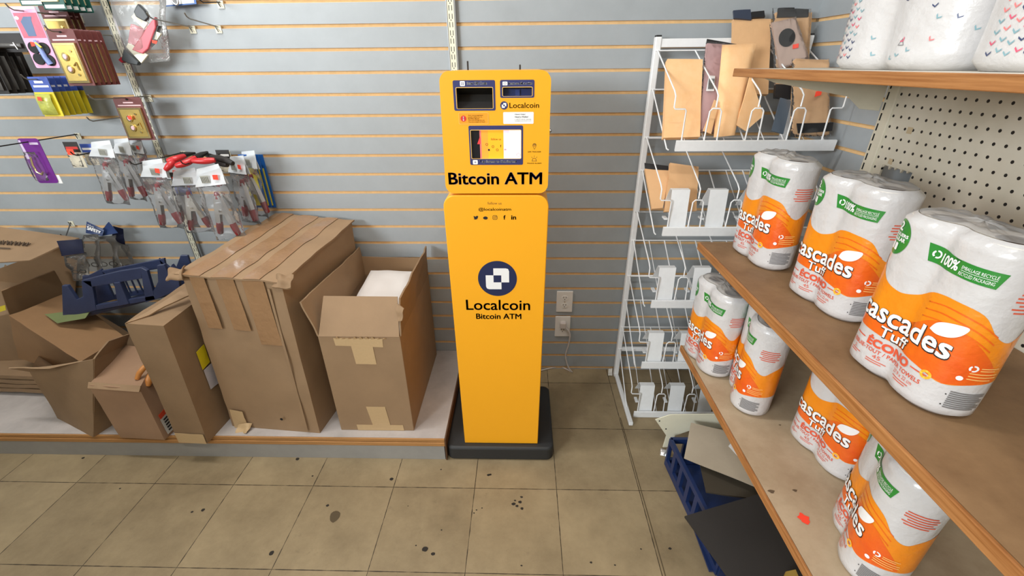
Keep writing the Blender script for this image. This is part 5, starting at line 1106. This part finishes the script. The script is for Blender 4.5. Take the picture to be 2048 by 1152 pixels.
for k, (pr, u, v, y, s, tz, ty, lab) in enumerate(spots):
    o = pr if lab is None else dup(pr)
    o.location = at(u, v, y); o.scale = (s, s, s); o.rotation_euler = (0, math.radians(ty), math.radians(tz))
    if lab: o['label'] = lab
    if k in (1, 3): mb = MB(); mb.slab([(.018, -.0105, -.030), (.034, -.0105, -.032), (.036, -.0105, -.016), (.020, -.0105, -.015)], .0006, ORANGE_STICKER); mb.build('price_sticker', o, local=True)

# cards and tools among the clamp bags
def small_card(label, u0, v0, u1, v1, y, top, body, sticker=None):
    a, b = at(u0, v0, y), at(u1, v1, y); x0, x1, z1, z0 = a.x, b.x, a.z, b.z; 
    if x1 < x0+.02: x1 = x0+.05
    t = card_root('hardware_card', label, 'card', x0, x1, y, z0, z1); h_ = z1-z0
    mb = MB(); mb.box(x0, x1, y, y+.002, z0, z0+h_*.6, body); mb.box(x0, x1, y, y+.002, z0+h_*.6, z1, top); f_ = lambda x, z: (x, y-.0004, z)
    mb.add([f_(x0+.004, z0+h_*.72), f_(x1-.004, z0+h_*.72), f_(x1-.004, z0+h_*.82), f_(x0+.004, z0+h_*.82)], [(0, 1, 2, 3)], sticker or WHITE_INK); mb.build('backing_card', t)
    mb = MB(); mb.sheet([(x0+.004, y-.006, z0+.004), (x1-.004, y-.006, z0+.004), (x1-.004, y-.006, z0+h_*.56), (x0+.004, y-.006, z0+h_*.56)], CLEAR, 4, 5, .010, .002, 40, .002); mb.build('blister', t, smooth=180); return t
REDC = mat('red_card', (196, 52, 44), .5); PALEC = mat('pale_card', (216, 208, 186), .5)
o = small_card('black and red hardware card with an orange sticker left of the clamp bags', 124, 284, 175, 335, -.20, BLKC, PALEC, REDC)
p = at(141, 304, -.222); mb = MB(); mb.slab([p+Vector((-.014, 0, -.010)), p+Vector((.012, 0, -.011)), p+Vector((.013, 0, .010)), p+Vector((-.012, 0, .011))], .0006, ORANGE_STICKER); mb.build('price_sticker', o)
small_card('blue and white hardware card just left of the leftmost clamp bag', 158, 288, 200, 330, -.17, BLUEC, PALEC)
small_card('small red and blue card tucked behind the middle clamp bags', 338, 345, 385, 392, -.16, BLKC, BLUEC, REDC)
small_card('white and black hardware card above the middle of the clamp row', 430, 300, 470, 345, -.05, BLKC, PALEC)
BLUEK = mat('blue_edge_card', (24, 84, 156), .45)
bc0 = None
for i in range(3):
    y = -.075+i*.024; a = at(500+i*9, 309, y); b = at(532+i*4.5, 415, y)
    t = card_root('blade_card', ['front blue and yellow card at the right end of the clamp row', 'middle blue and yellow card at the right end of the clamp row', 'rear blue and yellow card at the right end of the clamp row'][i], 'card', a.x-.04, a.x+.012, y, b.z, a.z, 'blue and yellow cards')
    mb = MB(); mb.box(a.x-.05, a.x+.014, y, y+.004, b.z, a.z, BLUEK); mb.build('backing_card', t, bevel=.001)
    mb = MB(); mb.box(a.x-.046, a.x+.004, y-.004, y-.0002, b.z+.01, b.z+(a.z-b.z)*.75, YEL); mb.build('yellow_sleeve', t)
REDH = mat('red_rubber', (196, 42, 46), .35, coat=.2)
def pliers(label, pts1, pts2, head, gm):
    t = thing('pliers', label, 'pliers', Vector(pts1[0]), 'pliers over the clamp bags')
    for pts in (pts1, pts2): mb = MB(); pp = smooth_path(pts, 5); mb.tube(pp, [.008+.004*math.sin(PI*min(1, i/len(pp)*1.1)) for i in range(len(pp))], gm, 8); mb.build('handle', t, smooth=60)
    mb = MB(); mb.tube(head, [.012, .010, .004], WIRE_DK, 6); mb.build('jaws', t, smooth=60)
pliers('red handled pliers lying over the left of the right hand clamp bunch', Q((331, 340, -.24), (342, 328, -.23), (350, 318, -.20)), Q((335, 322, -.22), (352, 318, -.21), (370, 312, -.18)), Q((352, 317, -.20), (372, 309, -.16), (390, 306, -.12)), REDH)
pliers('second red handled pliers just right of the first', Q((352, 332, -.24), (372, 326, -.23), (392, 315, -.20)), Q((385, 322, -.235), (410, 322, -.23), (430, 320, -.22)), Q((390, 316, -.20), (404, 309, -.16), (415, 304, -.12)), REDH)
pliers('black handled pliers hanging at the right of the clamp row', Q((422, 314, -.16), (445, 318, -.18), (466, 327, -.20)), Q((426, 318, -.15), (440, 326, -.17), (455, 330, -.19)), Q((424, 314, -.15), (415, 310, -.11), (405, 308, -.08)), BLKC)

# clear bag with a red tool at the top
TOOLR = mat('tool_red', (206, 92, 104), .4); TOOLK = mat('tool_black', (48, 52, 54), .4); LABELC = mat('cream_label', (236, 230, 206), .5)
t = thing('bagged_tool', 'red and black tool in a big clear bag beside the left upright', 'tool', at(285, 130, -.06))
def tq(mb, pts, y, mt, th=.016): mb.slab([at(u, v, y) for u, v in pts], th, mt)
mb = MB(); tq(mb, [(270, 100), (300, 55), (316, 34), (318, 56), (303, 98), (292, 108)], -.085, TOOLR); tq(mb, [(262, 86), (268, 48), (296, 60), (285, 95)], -.083, mat('tool_pink', (214, 130, 140), .4, var=(30, .3))); mb.build('tool_body', t, bevel=.003)
mb = MB(); tq(mb, [(274, 24), (282, 8), (296, 22), (304, 36), (296, 44), (278, 34)], -.086, TOOLK); tq(mb, [(249, 120), (254, 98), (284, 124), (282, 131), (262, 127)], -.086, TOOLK); tq(mb, [(294, 92), (308, 70), (318, 52), (325, 52), (316, 84), (300, 100)], -.080, TOOLK); mb.build('black_ends', t, bevel=.003)
mb = MB(); tq(mb, [(265, 34), (272, 26), (298, 46), (290, 58)], -.090, LABELC, .006); tq(mb, [(255, 94), (260, 84), (298, 110), (285, 126)], -.090, LABELC, .006); tq(mb, [(305, 76), (313, 62), (324, 68), (316, 80)], -.090, LABELC, .006); mb.build('paper_label', t)
mb = MB(); tq(mb, [(304, 80), (315, 82), (313, 88), (305, 86)], -.098, ORANGE_STICKER, .001); mb.build('price_sticker', t)
mb = MB(); tq(mb, [(244, 120), (249, 114), (255, 120), (251, 126)], -.084, GRIP); mb.build('red_tip', t)
mb = MB(); mb.sheet(Q((244, 130, -.082), (340, 122, -.082), (326, -40, -.07), (212, -40, -.07)), film('bag_film', (250, 250, 249), .2, 30, .10), 12, 16, .030, .012, 22, .012, 4); mb.build('clear_bag', t, smooth=180)
t = thing('ring_card', 'white card with blue border and metal ring cut by the top edge', 'card', at(350, 12, -.04))
mb = MB(); q = Q((323, 14, -.04), (393, 8, -.04), (384, -40, -.04), (303, -40, -.04)); mb.slab(q, .002, BLUEK); cq = sum(q, Vector())/4; mb.slab([cq+(x-cq)*.9+Vector((0, -.0008, 0)) for x in q], .0005, HEAD); mb.build('backing_card', t)
p = at(350, 0, -.05); mb = MB(); mb.tube([p+Vector((.010*math.cos(a), 0, .014*math.sin(a))) for a in [2*PI*i/16 for i in range(16)]], .003, STEEL, 7, True); mb.build('metal_ring', t, smooth=60)

# clear bags with blue headers hanging low on the left
BLUEH = mat('blue_safety_header', (30, 56, 108), .4, var=(20, .15)); NAVYH = mat('navy_header', (22, 28, 58), .4, var=(30, .25))
def glasses_bag(label, hq, bq, hm, word=None):
    c = sum([Vector(x) for x in bq], Vector())/4; t = thing('bagged_safety_glasses', label, 'safety glasses', (c.x, c.y, min(Vector(x).z for x in bq)), 'bags with blue headers')
    mb = MB(); mb.sheet(hq, hm, 6, 4, .002, .004, 22); n = (Vector(hq[1])-Vector(hq[0])).cross(Vector(hq[3])-Vector(hq[0])).normalized()*.006
    if word: put_text(mb, word, lambda x, z: bil(hq, x, z)+n, .10, .92, .36, .72, WHITE_INK, .03); put_text(mb, 'adult', lambda x, z: bil(hq, x, z)+n, .12, .5, .78, .92, WHITE_INK, .0)
    mb.build('header_card', t, smooth=60)
    mb = MB(); mb.sheet(bq, film('glasses_bag_film', (240, 236, 230), .22, 40, .06), 10, 12, .02, .014, 26, .014, len(label)); mb.build('clear_bag', t, smooth=180)
    mb = MB(); l = [bil(bq, a, .35) for a in (.12, .45, .55, .88)]
    for i in (0, 2): m_ = (l[i]+l[i+1])/2; r_ = (l[i+1]-l[i]).length/2; mb.tube([m_+Vector((r_*math.cos(a), -.004, r_*.6*math.sin(a))) for a in [2*PI*k/14 for k in range(14)]], .0018, WIRE_DK, 5, True)
    mb.build('glasses', t, smooth=60)
glasses_bag('clear bag with a dark blue header leaning at the left of its group', Q((124, 512, -.20), (168, 506, -.20), (164, 478, -.19), (113, 482, -.19)), Q((150, 560, -.17), (180, 560, -.17), (172, 505, -.19), (126, 512, -.19)), NAVYH)
glasses_bag('clear bag with blue header reading SAFETY', Q((172, 466, -.09), (205, 472, -.09), (208, 460, -.08), (174, 443, -.08)), Q((160, 560, -.12), (206, 560, -.12), (198, 468, -.10), (166, 470, -.10)), BLUEH, 'SAFETY')
glasses_bag('clear bag with blue pointed header right of the SAFETY bag', Q((205, 472, -.075), (236, 466, -.075), (218, 444, -.065), (200, 462, -.065)), Q((196, 556, -.09), (246, 556, -.09), (232, 470, -.08), (192, 474, -.08)), BLUEH)
glasses_bag('clear bag with a dark header hanging behind the others beside the wall', Q((224, 476, -.04), (250, 492, -.04), (246, 458, -.035), (226, 452, -.035)), Q((232, 556, -.05), (278, 556, -.05), (256, 490, -.04), (222, 480, -.04)), NAVYH)
